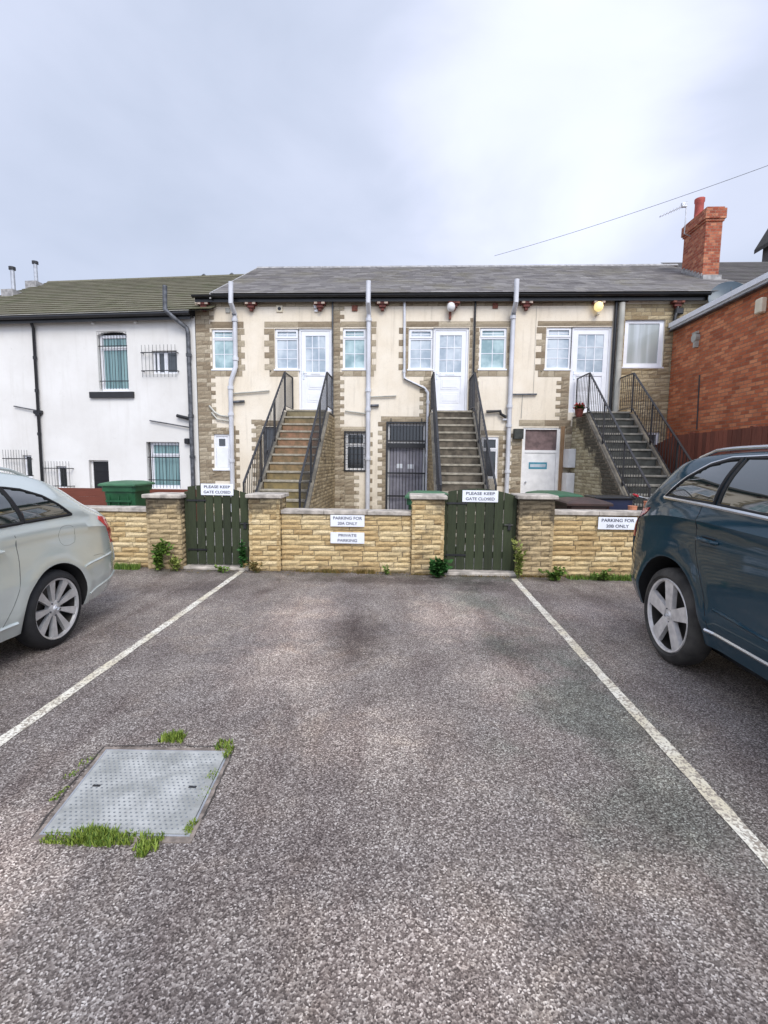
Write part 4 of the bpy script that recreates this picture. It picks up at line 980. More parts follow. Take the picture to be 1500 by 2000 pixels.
# f: white timber door with transom
x0, x1, z0, z1 = OPEN['f']; m = MB(); m.box(x0, x0+.075, FY+.02, FY+.10, z0, z1); m.box(x1-.075, x1, FY+.02, FY+.10, z0, z1); m.box(x0+.075, x1-.075, FY+.02, FY+.10, z1-.05, z1); m.box(x0+.075, x1-.075, FY+.02, FY+.10, 1.80, 1.87)
d = m.build('door', 'white_paint', sb); d['label'] = 'flush white timber door with a dark transom light and a teal sign'
MB().box(x0+.075, x1-.075, FY+.07, FY+.085, 1.87, z1-.05).build('pane', 'tan_board', d)
l = MB().box(x0+.08, x1-.08, FY+.04, FY+.085, z0, 1.795).build('door_leaf', 'white_paint', d)
m = MB(); m.box(x0+.20, x1-.30, FY+.034, FY+.039, 1.37, 1.55); m.build('door_notice', 'sign_teal', d)
m = MB(); m.box(x0+.235, x1-.335, FY+.0325, FY+.0335, 1.42, 1.50); m.build('notice_strip', 'pane_pale', d)
m = MB(); m.tube([(x0+.13, FY+.04, 1.02), (x0+.13, FY+.0, 1.02), (x0+.13, FY-.02, 1.02)], .022, 8); m.build('knob', 'steel', d)
MB().box(4.10, 4.20, FY-.03, FY+.02, 0.0, 2.50).build('timber_post', 'wood_brown', sb)
window(sb, *OPEN['g'], pane='pane_grey', fan=0, bars=False, fr=.09, y=FY+.02, sill=False)
MB().box(2.86, 3.10, FY-.14, FY+.0, 2.16, 2.42).build('blackened_block', 'riser_black', sb)

# ---- pipes
def pipe(name, pts, r, mat, parent, collars=(), local=False, cr=1.3, n=12):
    m = MB(); m.tube(pts, r, n)
    for p in collars:
        p = Vector(p); m.tube([p-Vector((0,0,.04)), p+Vector((0,0,.04))], r*cr, n)
    return m.build(name, mat, parent, local=local, smooth=True)
py = FY-.08
pipe('soil_pipe', [(-4.52, 12.62, 6.06), (-4.535, 12.62, 5.55), (-4.54, py, 5.35), (-4.55, py, 4.0), (-4.60, py, 3.85), (-4.68, py-.02, 3.62), (-4.70, py, 3.40), (-4.71, py, .0)], .062, 'soil_pipe', sb, [(-4.545, py, 5.2), (-4.548, py, 4.2), (-4.70, py, 3.45), (-4.705, py, 2.75), (-4.71, py, 1.5)])
pipe('soil_pipe', [(-.99, 12.62, 6.06), (-.995, 12.62, 5.55), (-1.0, py, 5.35), (-1.0, py, 0)], .062, 'soil_pipe', sb, [(-1, py, 5.2), (-1, py, 3.4), (-1, py, 2.9), (-1, py, 1.6)])
pipe('soil_pipe', [(2.72, 12.62, 6.08), (2.72, 12.62, 5.55), (2.73, py, 5.35), (2.72, py, 0)], .062, 'soil_pipe', sb, [(2.72, py, 5.25), (2.72, py, 3.0), (2.72, py, 2.5), (2.72, py, 1.3)])
for x, y, z in ((-4.545, py-.055, 5.36), (-1.0, py-.055, 5.42), (2.73, py-.055, 5.34)): MB().box(x-.045, x+.045, y-.02, y+.03, z-.05, z+.05).build('pipe_bracket', 'grey_metal', sb)
pipe('waste_pipe', [(-.075, FY-.06, 5.77), (-.07, FY-.05, 5.4), (-.055, FY-.05, 3.74), (.0, FY-.05, 3.68), (.48, FY-.05, 3.47), (.575, FY-.05, 3.35), (.585, FY-.05, 0)], .034, 'soil_pipe', sb, [(-.06, FY-.05, 3.9), (.58, FY-.05, 3.1), (.585, FY-.05, 1.7)])
pipe('waste_pipe', [(-.06, FY-.085, 3.70), (.50, FY-.085, 3.43)], .012, 'black_plastic', sb)
pipe('overflow_pipe', [(-4.68, FY-.05, 3.30), (-3.66, FY-.05, 3.38)], .02, 'beige_pipe', sb)
pipe('overflow_pipe', [(-4.64, FY-.06, 3.08), (-4.34, FY-.06, 3.10)], .034, 'grey_metal', sb)
pipe('overflow_pipe', [(-5.31, FY-.05, 2.98), (-5.16, FY-.05, 2.80), (-5.0, FY-.05, 2.72), (-4.72, FY-.05, 2.68)], .025, 'beige_pipe', sb)
pipe('overflow_pipe', [(-5.25, FY-.05, 2.80), (-5.1, FY-.05, 2.62), (-4.72, FY-.05, 2.56)], .02, 'beige_pipe', sb)
pipe('overflow_pipe', [(-.97, FY-.05, 3.23), (-.26, FY-.05, 3.26)], .02, 'beige_pipe', sb)
pipe('overflow_pipe', [(-.95, FY-.06, 3.0), (-.72, FY-.06, 3.01)], .034, 'grey_metal', sb)
pipe('overflow_pipe', [(-1.62, FY-.05, 2.86), (-1.05, FY-.05, 2.79)], .02, 'beige_pipe', sb)
pipe('overflow_pipe', [(2.78, FY-.05, 3.31), (3.42, FY-.05, 3.32)], .024, 'grey_metal', sb)
pipe('waste_pipe', [(2.12, FY-.08, 2.86), (2.48, FY-.08, 2.88), (2.50, FY-.08, 2.80), (2.64, FY-.08, 2.72)], .04, 'black_plastic', sb)
pipe('waste_pipe', [(2.56, FY-.06, 2.66), (2.68, FY-.06, 2.66)], .03, 'soil_pipe', sb)
# thin dark rainwater pipes and the beige one by the right stairs
pipe('downpipe', [(-1.955, FY-.04, 5.70), (-1.955, FY-.04, 2.75)], .022, 'grey_metal', sb)
pipe('downpipe', [(1.755, FY-.045, 5.70), (1.755, FY-.045, 2.75)], .026, 'black_plastic', sb)
pipe('downpipe', [(5.325, FY-.05, 5.70), (5.325, FY-.05, 2.75)], .04, 'black_plastic', sb)
pipe('soil_pipe', [(5.455, FY-.09, 5.60), (5.455, FY-.09, 2.75)], .075, 'beige_pipe', sb, [(5.455, FY-.09, 4.2)], cr=1.1)
pipe('downpipe', [(6.83, FY-.06, 5.62), (6.83, FY-.10, 5.45), (6.76, FY-.14, 5.25), (6.74, FY-.14, 4.9)], .045, 'black_plastic', sb)
m = MB(); m.box(6.76, 6.96, FY-.17, FY-.03, 5.30, 5.46, .02); m.build('hopper', 'black_plastic', sb)
# vents
def vent(x, z, s, mat, hole=True, blk='black_plastic'):
    v = MB().box(x-s, x+s, FY-.035, FY-.002, z-s, z+s, .008).build('vent', mat, sb)
    if hole: MB().lathe([(s*.55, 0), (s*.55, -.003)], (x, FY-.0365, z), 'y', 16).build('vent_hole', blk, v)
vent(-3.365, 5.50, .085, 'cream_part'); vent(-1.375, 5.51, .075, 'terracotta', False); vent(2.27, 5.56, .07, 'terracotta', False); vent(-4.75, 5.46, .06, 'beige_pipe', False)
m = MB(); m.box(-2.45, -2.37, FY-.06, FY-.002, 5.50, 5.64, .01); m.box(-2.43, -2.35, FY-.05, FY-.002, 5.42, 5.47); m.build('sensor_box', 'upvc', sb)
# wall lamps
l = MB().lathe([(.001, -.115), (.05, -.105), (.09, -.07), (.105, -.02), (.105, .02), (.09, .07), (.05, .105), (.001, .115)], (1.12, FY-.16, 5.49), 'z', 16).build('wall_lamp', 'white_paint', sb, smooth=True)
l['label'] = 'white globe wall lamp above the middle door'
m = MB(); m.box(1.08, 1.14, FY-.09, FY-.01, 5.22, 5.40); m.tube([(1.11, FY-.03, 5.33), (1.11, FY-.14, 5.36), (1.12, FY-.16, 5.39)], .015, 6); m.build('lamp_bracket', 'terracotta', l)
a = Nodes('lit_lamp_globe'); a.p.inputs['Emission Color'].default_value = (1, .78, .32, 1); a.p.inputs['Emission Strength'].default_value = .55; MAT['lit'] = a.set(col=(.8, .68, .38), rough=.4)
l = MB().lathe([(.001, -.12), (.06, -.11), (.10, -.07), (.115, 0), (.10, .07), (.05, .11), (.001, .12)], (4.85, FY-.14, 5.50), 'z', 16).build('wall_lamp', 'lit', sb, smooth=True)
l['label'] = 'lit yellow globe wall lamp above the right door'
m = MB(); m.lathe([(.03, 0), (.045, .06)], (4.85, FY-.14, 5.30), 'z', 12); m.box(4.82, 4.88, FY-.13, FY-.004, 5.31, 5.35); m.build('lamp_bracket', 'cream_part', l)
MB().box(5.35, 5.62, FY-.07, FY-.005, 5.64, 5.69).build('bracket', 'black_plastic', sb)
# cables on the render
m = MB(); m.tube([(3.06, FY-.012, 3.30), (3.05, FY-.012, 2.7)], .008, 5); m.tube([(3.33, FY-.012, 5.55), (3.34, FY-.012, 3.32)], .004, 5); m.build('cable', 'beige_pipe', sb)
# white pipe foot & roof vent on the left end of the ridge
# meter boxes beside right stairs
MB().box(4.18, 4.38, FY-.42, FY-.002, .25, 1.28, .01).build('meter_box', 'white_paint', sb); MB().box(4.19, 4.38, FY-.42, FY-.002, 1.42, 1.90, .01).build('meter_box', 'upvc_dirty', sb)

# ---- chimney (part of this building) with pot
cx0, cx1, cy0, cy1, cz = 8.22, 8.66, 14.38, 15.45, 8.56
m = MB(); m.box(cx0, cx1, cy0, cy1, 6.3, cz-.34); m.box(cx0-.03, cx1+.03, cy0-.03, cy1+.03, cz-.34, cz-.28); m.box(cx0-.06, cx1+.06, cy0-.06, cy1+.06, cz-.28, cz-.02); m.box(cx0-.02, cx1+.02, cy0-.02, cy1+.02, cz-.02, cz+.03)
ch = m.build('chimney', 'chimney', sb)
MB().lathe([(.13, 0), (.12, .02), (.115, .62), (.135, .66), (.135, .74), (.10, .74), (.10, .3)], (8.42, 15.14, cz-.12), 'z', 20, False).build('chimney_pot', 'pot', ch, smooth=True)
m = MB()
for k in range(7): m.box(cx0-.03, cx0+.0, cy0+k*.15, cy0+(k+1)*.15, rz0+(cy0+k*.15-ry0)*math.tan(RA)-.05, rz0+(cy0+k*.15-ry0)*math.tan(RA)+.17)
m.box(cx0-.03, cx1+.03, cy0-.10, cy0-.001, rz0+(cy0-ry0)*math.tan(RA)-.05, rz0+(cy0-ry0)*math.tan(RA)+.09); m.build('flashing', 'lead', ch)
# TV aerial strapped to the chimney
t = thing('tv_aerial', 'thin rooftop television aerial on a short mast beside the brick chimney', 'aerial', (7.9, 14.9, 8.0))
MB().tube([(8.16, 15.0, 8.1), (7.95, 14.95, 8.15), (7.93, 14.9, 8.35), (7.93, 14.9, 9.0)], .016, 6).build('mast', 'steel', t)
m = MB(); p0, p1 = Vector((7.96, 14.9, 8.93)), Vector((7.10, 14.7, 8.50)); m.tube([p0, p1], .011, 6)
for k in range(9):
    q = p0.lerp(p1, .12+.85*k/8); l = .17-.012*k; m.tube([q-Vector((.02, l, -.0)), q+Vector((.02, l, 0))], .005, 4); 
m.box(7.78, 7.92, 14.84, 14.92, 8.84, 8.95); m.build('boom', 'steel', t)
# satellite dish
t = thing('satellite_dish', 'grey satellite dish on the stone wall above the brick building roof edge', 'satellite dish', (7.75, 12.9, 5.4))
dm = Matrix.Translation((7.82, 12.55, 5.63)) @ Matrix.Rotation(R(-24), 4, 'Z') @ Matrix.Rotation(R(-18), 4, 'X')
m = MB(); m.lathe([(.001, .07), (.12, .062), (.24, .04), (.34, .012), (.40, -.012), (.405, -.006), (.34, .022), (.24, .05), (.12, .072), (.001, .08)], (0, 0, 0), 'y', 32, False)
m.v = [tuple(dm @ Vector(v)) for v in m.v]; m.build('dish', 'dish', t, smooth=True)
m = MB(); m.tube([dm @ Vector((0, 0.03, -.38)), dm @ Vector((0, -.35, -.30)), dm @ Vector((0, -.42, -.05))], .012, 6); m.build('feed_arm', 'grey_metal', t)
m = MB(); m.tube([dm @ Vector((0, .08, 0)), (7.82, 12.93, 5.5), (7.82, 12.975, 5.5)], .02, 6); m.build('bracket', 'grey_metal', t)

# ================================================================== EXTERNAL STAIRS
def staircase(label, x0, x1, mats, posts, riserm, nosem, sidem, gate_side, wallL=True, railcol='black_metal', capm='tread_grey', H=2.8, g=.23, yl=12.1, n=15, sheeted=None):
    r = H/n; root = thing('external_staircase', label, 'staircase', ((x0+x1)/2, yl-g*(n-1), 0), 0, 'staircases up to the upstairs doors')
    ms = MB(); mn = MB()
    for i in range(n):
        z1 = H-i*r; y0 = yl-i*g; top = z1-.045
        yb = y0+g if i else FY-.02
        ms.box(x0, x1, y0+.012*((i % 3)-1)*.2, yb if i else FY-.001, max(0, z1-r-.02) if False else z1-r, top)
        mn.box(x0-.015, x1+.015, y0-.022, (y0+g-.001) if i else FY-.002, top, z1, .006)
    ms.build('riser', riserm, root); mn.build('tread', nosem, root)
    # side walls follow the pitch
    for (xa, xb, nn) in ((x0-.11, x0-.016, -X3), (x1+.016, x1+.11, X3)):
        prof = [(yl-g*(n-1)-.02, 0), (FY-.001, 0), (FY-.001, H-.10), (yl, H-.10), (yl-g*(n-1)-.02, r-.08)]
        m = MB(); m.prism([(xa, a, b) for a, b in prof], (xb-xa, 0, 0)); m.build('side_wall', 'mortar_f', root)
        m = MB(); xf = xa if nn.x < 0 else xb
        def mask(p, q, v0, v1):
            # stones only under the raking line
            lim = yl-g*(n-1)+ (v1-(r-.08))/(H-.10-(r-.08))*(g*(n-1)) if v1 > r-.08 else yl-g*(n-1)
            lim += .0
            return [(max(p, lim), q)] if q > lim+.04 else []
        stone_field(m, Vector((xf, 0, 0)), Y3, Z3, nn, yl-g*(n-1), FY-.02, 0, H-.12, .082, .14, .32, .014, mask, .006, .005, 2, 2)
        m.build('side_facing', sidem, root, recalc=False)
        m = MB(); p0 = Vector(((xa+xb)/2, yl-g*(n-1)-.03, r-.045)); p1 = Vector(((xa+xb)/2, yl, H-.065)); m.bar(p0, p1, .105, .03); m.bar(p1, (p1.x, FY-.01, H-.065), .105, .03)
        m.build('string_capping', capm, root)
    # railings
    for sx, xr_ in ((-1, x0-.05), (1, x1+.05)):
        m = MB(); ybot = yl-g*(n-1); rh = .92
        A = Vector((xr_, ybot+.02, r)); B = Vector((xr_, yl+.02, H)); D = Vector((xr_, FY-.03, H))
        up_ = Vector((0, 0, rh))
        rail = MB(); rail.bar(A+up_, B+up_, .042, .018); rail.bar(B+up_, D+up_, .042, .018)
        rail.bar(A+Vector((0,0,.10)), B+Vector((0,0,.10)), .03, .012); rail.bar(B+Vector((0,0,.10)), D+Vector((0,0,.10)), .03, .012)
        top = rail.build('railing', railcol, root)
        nb = 29
        for k in range(nb+1):
            p = A.lerp(B, k/nb)
            if k in (0, 10, 20, nb): m.box(p.x-.016, p.x+.016, p.y-.016, p.y+.016, p.z-.02, p.z+rh+.01)
            else: m.box(p.x-.0055, p.x+.0055, p.y-.0055, p.y+.0055, p.z+.10, p.z+rh)
        for k in range(1, 8):
            p = B.lerp(D, k/8)
            m.box(p.x-.0055, p.x+.0055, p.y-.0055, p.y+.0055, p.z+.10, p.z+rh)
        m.box(D.x-.014, D.x+.014, D.y-.014, D.y+.014, H-.02, H+rh)
        m.build('balusters', railcol, top)
    return root
s1 = staircase('left outside staircase with mossy brown stone steps and black iron railings', -2.98, -2.02, None, None, 'riser_moss', 'nosing_pale', 'stairstone', None)
s2 = staircase('middle outside staircase with grey steps up to the central white door', .72, 1.63, None, None, 'riser_dark', 'nosing_pale', 'stairstone', None)
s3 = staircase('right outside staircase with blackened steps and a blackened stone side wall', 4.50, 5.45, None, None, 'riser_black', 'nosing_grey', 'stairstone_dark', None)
# flower pot hanging at the head of the right stairs
t = thing('flower_pot', 'red flower pot with dark red plant hanging beside the head of the right stairs', 'plant pot', (4.22, 12.05, 2.78))
MB().lathe([(.07, 0), (.10, .16), (.11, .16), (.11, .19), (.09, .19)], (4.22, 12.05, 2.66), 'z', 16).build('pot', 'corbel_red', t)
m = MB(); rnd = random.Random(4)
for k in range(160):
    d = Vector((rnd.gauss(0,1), rnd.gauss(0,1), abs(rnd.gauss(0,.8)))); leaf_quad(m, Vector((4.22, 12.05, 2.85))+d.normalized()*.05*rnd.random(), d, rnd.uniform(.06, .15), .05, rnd)
m.build('foliage', 'leaf_dark', t, recalc=False)
m = MB()
for k in range(60):
    d = Vector((rnd.gauss(0,1), rnd.gauss(-.3,1), abs(rnd.gauss(0,.8)))).normalized(); leaf_quad(m, Vector((4.22, 12.05, 2.87))+d*.11, d, .045, .045, rnd)
m.build('flower', 'petal', t, recalc=False)
# ================================================================== WHITE HOUSE (turned slightly)
wh = thing('white_house', 'white painted two-storey house with mossy tiled roof and barred windows', 'house', (-5.655, 13.0, 0), R(-4.3)); LOCAL.add(wh)
WO = {'big': (-2.86,-1.97,3.38,4.99), 'small': (-1.27,-.54,3.84,4.45), 'l1': (-5.36,-5.08,.95,1.60), 'l2': (-4.33,-4.0,.66,1.30), 'door': (-3.30,-2.70,.02,1.48), 'bw': (-1.54,-.56,.72,2.0), 'l0': (-6.9,-6.1,3.5,4.9)}
m = MB(); ops_ = list(WO.values()); holed_wall(m, -7.7, 0.0, 0, 5.32, 0.0, .16, ops_)
m.add([(-7.7,0,0),(-7.7,9,0),(-7.7,9,5.3),(-7.7,0,5.3)], [(0,1,2,3)])
m.build('wall', 'white_render', wh, local=True, recalc=False)
MB().box(-7.3, -.02, .30, .35, 0, 5.3).build('inner_wall', 'roof_under', wh, local=True)
WA = R(29); WL = 5.2
slates(wh, 'roof', 'tile', -7.6, .62, -.30, 5.40, WA, WL, 19, .28, .33, .022, x_at=lambda t: (-7.85, .60))
wry, wrz = -.30+WL*math.cos(WA), 5.40+WL*math.sin(WA)
MB().add([(-7.8,-.3,5.38),(.6,-.3,5.38),(.6,wry,wrz-.02),(-7.8,wry,wrz-.02),(.6,9,5.4),(-7.8,9,5.4)], [(0,1,2,3),(3,2,4,5)]).build('roof_deck', 'roof_under', wh, local=True, recalc=False)
m = MB(); x = -7.85
while x < .5: m.prism([(x, wry-.13, wrz-.04), (x, wry-.05, wrz+.04), (x, wry+.05, wrz+.04), (x, wry+.13, wrz-.04)], (.44, 0, 0)); x += .45
m.build('ridge_tiles', 'tile', wh, local=True)
m = MB(); m.box(-7.8, -.02, -.20, -.17, 5.20, 5.37); m.box(-7.5, -.02, -.17, -.002, 5.28, 5.30); m.build('fascia', 'black_plastic', wh, local=True)
m = MB(); m.tube([(-7.8, -.26, 5.33), (-.0, -.26, 5.33)], .055, 10); m.build('gutter', 'black_plastic', wh, local=True)
MB().box(-7.8, .0, -.31, -.25, 5.385, 5.40).build('eaves_strip', 'beige_pipe', wh, local=True)
for x in (-2.9, -1.66): MB().box(x-.03, x+.03, -.10, -.002, 5.16, 5.22).build('bracket', 'white_paint', wh, local=True)
def cage(parent, x0, x1, z0, z1, y, n, rails, spikes=.10, r=.008, out=.0, mat='black_metal'):
    m = MB()
    for k in range(n+1):
        xx = x0+(x1-x0)*k/n; m.tube([(xx, y, z0-spikes), (xx, y, z1+spikes)], r, 5)
    for z in rails:
        m.box(x0-.03, x1+.03, y-.006, y+.006, z-.012, z+.012)
        for xx in (x0-.02, x1+.02): m.box(xx-.01, xx+.01, min(y, 0), max(y, 0), z-.011, z+.011)
    return m.build('security_bars', mat, parent, local=True)
x0, x1, z0, z1 = WO['big']
w = window(wh, x0+.01, x1, z0, z1-.08, y=.12, pane='pane_blind', fan=.36, bars=False, fr=.09, local=True, label='tall white sash window with vertical blind behind black bars')
cage(w, x0+.06, x1-.04, z0+.06, z1-.03, .02, 9, (4.60, 3.66), 0, .0065)
m = MB(); m.prism([(x0, .02, z1), (x0, .02, z1-.10), (x0+.15, .02, z1-.03), ((x0+x1)/2, .02, z1-.004), (x1-.15, .02, z1-.03), (x1, .02, z1-.10), (x1, .02, z1)], (0, .1, 0)); m.build('arched_head', 'white_render', w, local=True)
MB().box(-3.12, -1.82, -.07, .10, 3.20, 3.36).build('window_sill', 'black_sill', wh, local=True)
x0, x1, z0, z1 = WO['small']; w = window(wh, x0, x1, z0, z1, y=.08, pane='pane_grey', fan=0, bars=False, fr=.05, local=True, sill=False, mull=(-1.13, -.93, -.88), label='small white two-light window behind a short projecting grille')
cage(w, -1.48, -.52, z0-.0, z1+.02, -.12, 9, (4.38, 3.90), .11, .005)
x0, x1, z0, z1 = WO['l1']; w = window(wh, x0, x1, z0, z1, y=.08, pane='pane_dark', fan=0, bars=False, fr=.045, local=True, sill=False); cage(w, -5.84, -5.08, z0+.0, z1+.05, -.14, 9, (1.50, 1.02), .10, .005)
x0, x1, z0, z1 = WO['l2']; w = window(wh, x0, x1, z0, z1, y=.08, pane='pane_dark', fan=0, bars=False, fr=.045, local=True, sill=False); cage(w, -4.62, -3.80, z0+.0, z1+.04, -.14, 9, (1.24, .74), .10, .005)
x0, x1, z0, z1 = WO['bw']; w = window(wh, x0+.06, x1, z0, z1, y=.12, pane='pane_blind', fan=.36, bars=False, fr=.085, local=True, label='wide ground-floor window with dark blinds behind black bars'); cage(w, x0+.06, x1-.03, z0+.0, z1-.02, .02, 9, (1.58, .95), 0, .0065)
x0, x1, z0, z1 = WO['l0']; window(wh, x0, x1, z0, z1, y=.12, pane='pane_blind', fan=.36, bars=False, fr=.09, local=True)
x0, x1, z0, z1 = WO['door']; m = MB(); m.box(x0, x0+.05, .10, .15, z0, z1); m.box(x1-.04, x1, .10, .15, z0, z1); m.box(x0+.05, x1-.04, .10, .15, z1-.04, z1); d = m.build('door', 'white_paint', wh, local=True)
m = MB(); m.box(x0+.05, x1-.04, .12, .145, z0, z1-.04)
for z in (.3, .6, .9, 1.15): m.box(x0+.10, x1-.09, .108, .1195, z, z+.16, .006)
m.build('door_leaf', 'door_dark', d, local=True)
# pipes
pipe('downpipe', [(-4.68, -.16, 5.28), (-4.69, -.07, 5.1), (-4.73, -.07, .0)], .04, 'black_plastic', wh, [(-4.70, -.07, 4.3), (-4.71, -.07, 3.4), (-4.72, -.07, 2.2)], True)
pipe('waste_pipe', [(-5.47, -.05, 2.98), (-4.72, -.06, 2.85)], .018, 'grey_metal', wh, (), True)
m = MB(); m.box(-4.86, -4.60, -.10, -.001, 2.76, 2.86, .02); m.box(-4.79, -4.66, -.11, -.001, 2.70, 2.80, .02); m.build('junction_box', 'black_plastic', wh, local=True)
pipe('soil_pipe', [(-.60, -.36, 6.0), (-.62, -.36, 5.42), (-.58, -.34, 5.35), (-.18, -.10, 5.0), (-.155, -.09, 4.9), (-.14, -.09, 0)], .058, 'grey_metal', wh, [(-.15, -.09, 4.3), (-.145, -.09, 2.7), (-.14, -.09, 1.6)], True)
pipe('waste_pipe', [(-.56, -.07, 2.71), (-.16, -.08, 2.62)], .045, 'black_plastic', wh, (), True)
pipe('waste_pipe', [(-1.37, -.05, 2.58), (-.18, -.07, 2.39)], .018, 'grey_metal', wh, (), True)
MB().box(-.36, -.22, -.12, -.001, 1.95, 2.10, .02).build('junction_box', 'black_plastic', wh, local=True)
# flues along the left verge, roof vent at the right
def on_tile(x, s): return (x, -.30+s*math.cos(WA), 5.40+s*math.sin(WA))
for i, (x, s, h) in enumerate(((-7.48, 3.0, .78), (-7.85, 4.55, .75))):
    p = on_tile(x, s); f = MB().tube([(p[0], p[1], p[2]-.1), (p[0], p[1], p[2]+h)], .062, 12).build('flue', 'steel', wh, local=True)
    m = MB(); m.tube([(p[0], p[1], p[2]+h-.10), (p[0], p[1], p[2]+h-.02)], .055, 12); m.tube([(p[0], p[1], p[2]+h+.001), (p[0], p[1], p[2]+h+.09)], .10, 12); m.build('flue_cap', 'black_metal', f, local=True)
    MB().box(p[0]-.22, p[0]+.2, p[1]-.25, p[1]+.2, p[2]-.15, p[2]+.10).build('flue_base', 'lead', f, local=True)
m = MB(); p = on_tile(.28, 5.0); m.tube([(p[0], p[1], p[2]), (p[0], p[1], p[2]+.10)], .09, 10); m.box(p[0]-.15, p[0]+.15, p[1]-.12, p[1]+.12, p[2]+.10, p[2]+.20, .03); m.build('roof_vent', 'black_metal', wh, local=True)
for x in (-2.0, -.95, .9):
    m = MB(); m.tube([(x, wry+.3, wrz-.2), (x, wry+.3, wrz+.13)], .035, 8); m.lathe([(.0, .09), (.05, .11), (.09, .16), (.03, .22), (.0, .22)], (x, wry+.3, wrz), 'z', 10); m.build('ridge_terminal', 'grey_metal', wh, local=True)

# ================================================================== RED BRICK BUILDING
rb = thing('brick_building', 'flat-roofed red brick building with white roof edge beside the right fence', 'building', (6.8, 10.5, 0))
BX = 6.80
m = MB(); m.box(BX, 12.5, 8.0, 12.96, 0, 4.96); m.build('wall', 'brick', rb)
m = MB(); m.box(BX-.10, BX-.001, 7.9, 12.94, 4.93, 5.02); m.build('soffit_board', 'upvc_dirty', rb)
m = MB(); m.box(BX-.14, BX-.101, 7.9, 12.945, 4.99, 5.10); m.build('fascia', 'upvc', rb)
m = MB(); m.box(BX-.13, 12.6, 7.9, 12.95, 5.021, 5.09); m.build('flat_roof', 'roof_under', rb)
m = MB(); m.box(BX-.13, BX-.001, 7.9, 12.93, 4.90, 4.928); m.build('shadow_strip', 'grey_metal', rb)
m = MB(); m.box(BX-.12, BX-.001, 9.72, 9.90, 4.42, 4.70, .02); m.build('alarm_box', 'cream_part', rb)
f = MB(); f.tube([(BX, 11.88, 4.48), (BX-.10, 11.88, 4.48)], .10, 14); f.tube([(BX-.05, 11.8, 4.60), (BX-.05, 12.0, 4.60)], .03, 8); f.box(BX-.09, BX-.001, 11.82, 11.90, 4.26, 4.44); f.build('wall_flue', 'beige_pipe', rb)
m = MB(); m.tube([(BX-.012, 11.68, 3.6), (BX-.012, 11.62, 2.35)], .014, 6); m.build('cable', 'black_plastic', rb)
window_b = MB().box(BX-.02, BX+.0, 8.3, 9.0, 2.6, 3.6)

# ================================================================== HOUSES BEYOND
t = thing('terraced_house', 'dark slate roof of a house seen behind the chimney', 'house', (13, 19, 0))
m = MB(); m.box(9.9, 20, 16.6, 24, 0, 7.2); m.build('wall', 'chimney', t)
slates(t, 'roof', 'darkslate', 9.9, 20, 16.3, 7.15, R(30), 4.4, 18, .25, .4, .014, x_at=lambda q: (9.9, 20))
yy, zz = 16.3+4.4*math.cos(R(30)), 7.15+4.4*math.sin(R(30))
MB().add([(9.9,16.3,7.13),(20,16.3,7.13),(20,yy,zz-.02),(9.9,yy,zz-.02),(9.9,24.3,7.15),(20,24.3,7.15)], [(0,1,2,3),(3,2,5,4)]).build('roof_deck', 'roof_under', t, recalc=False)
m = MB(); m.box(11.3, 11.8, 19.8, 20.2, zz-.2, zz+.12); m.build('roof_vent', 'darkslate', t)
t = thing('gabled_house', 'black steep gable roof rising at the far right edge', 'house', (18.5, 24, 0))
gm = [(15.4, 10.7), (16.55, 12.35), (19.5, 12.35), (20.7, 10.7)]
m = MB(); m.prism([(18.4, 24, 0), (18.4, 24, 12.9), (19.0, 24, 14.0), (23.2, 24, 14.0), (24.0, 24, 12.9), (24.0, 24, 0)], (0, 3, 0)); m.build('wall', 'darkslate', t)
m = MB(); m.prism([(18.1, 23.8, 12.5), (18.1, 23.8, 12.7), (18.95, 23.8, 14.25), (23.3, 23.8, 14.25), (24.4, 23.8, 12.7), (24.4, 23.8, 12.5), (23.2, 23.8, 14.05), (19.05, 23.8, 14.05)], (0, 3.4, 0)); m.build('roof', 'roof_under', t)

# overhead cable
m = MB(); A, B = Vector((3.4, 20, 9.62)), Vector((15.5, 10.2, 10.55)); pts = []
for k in range(33):
    u = k/32; p = A.lerp(B, u); p.z -= .9*4*u*(1-u)*.35; pts.append(p)
m.tube(pts, .007, 5); o = m.build('overhead_cable', 'grey_metal'); tag(o, 'thin black overhead cable crossing the sky at the upper right', 'cable')

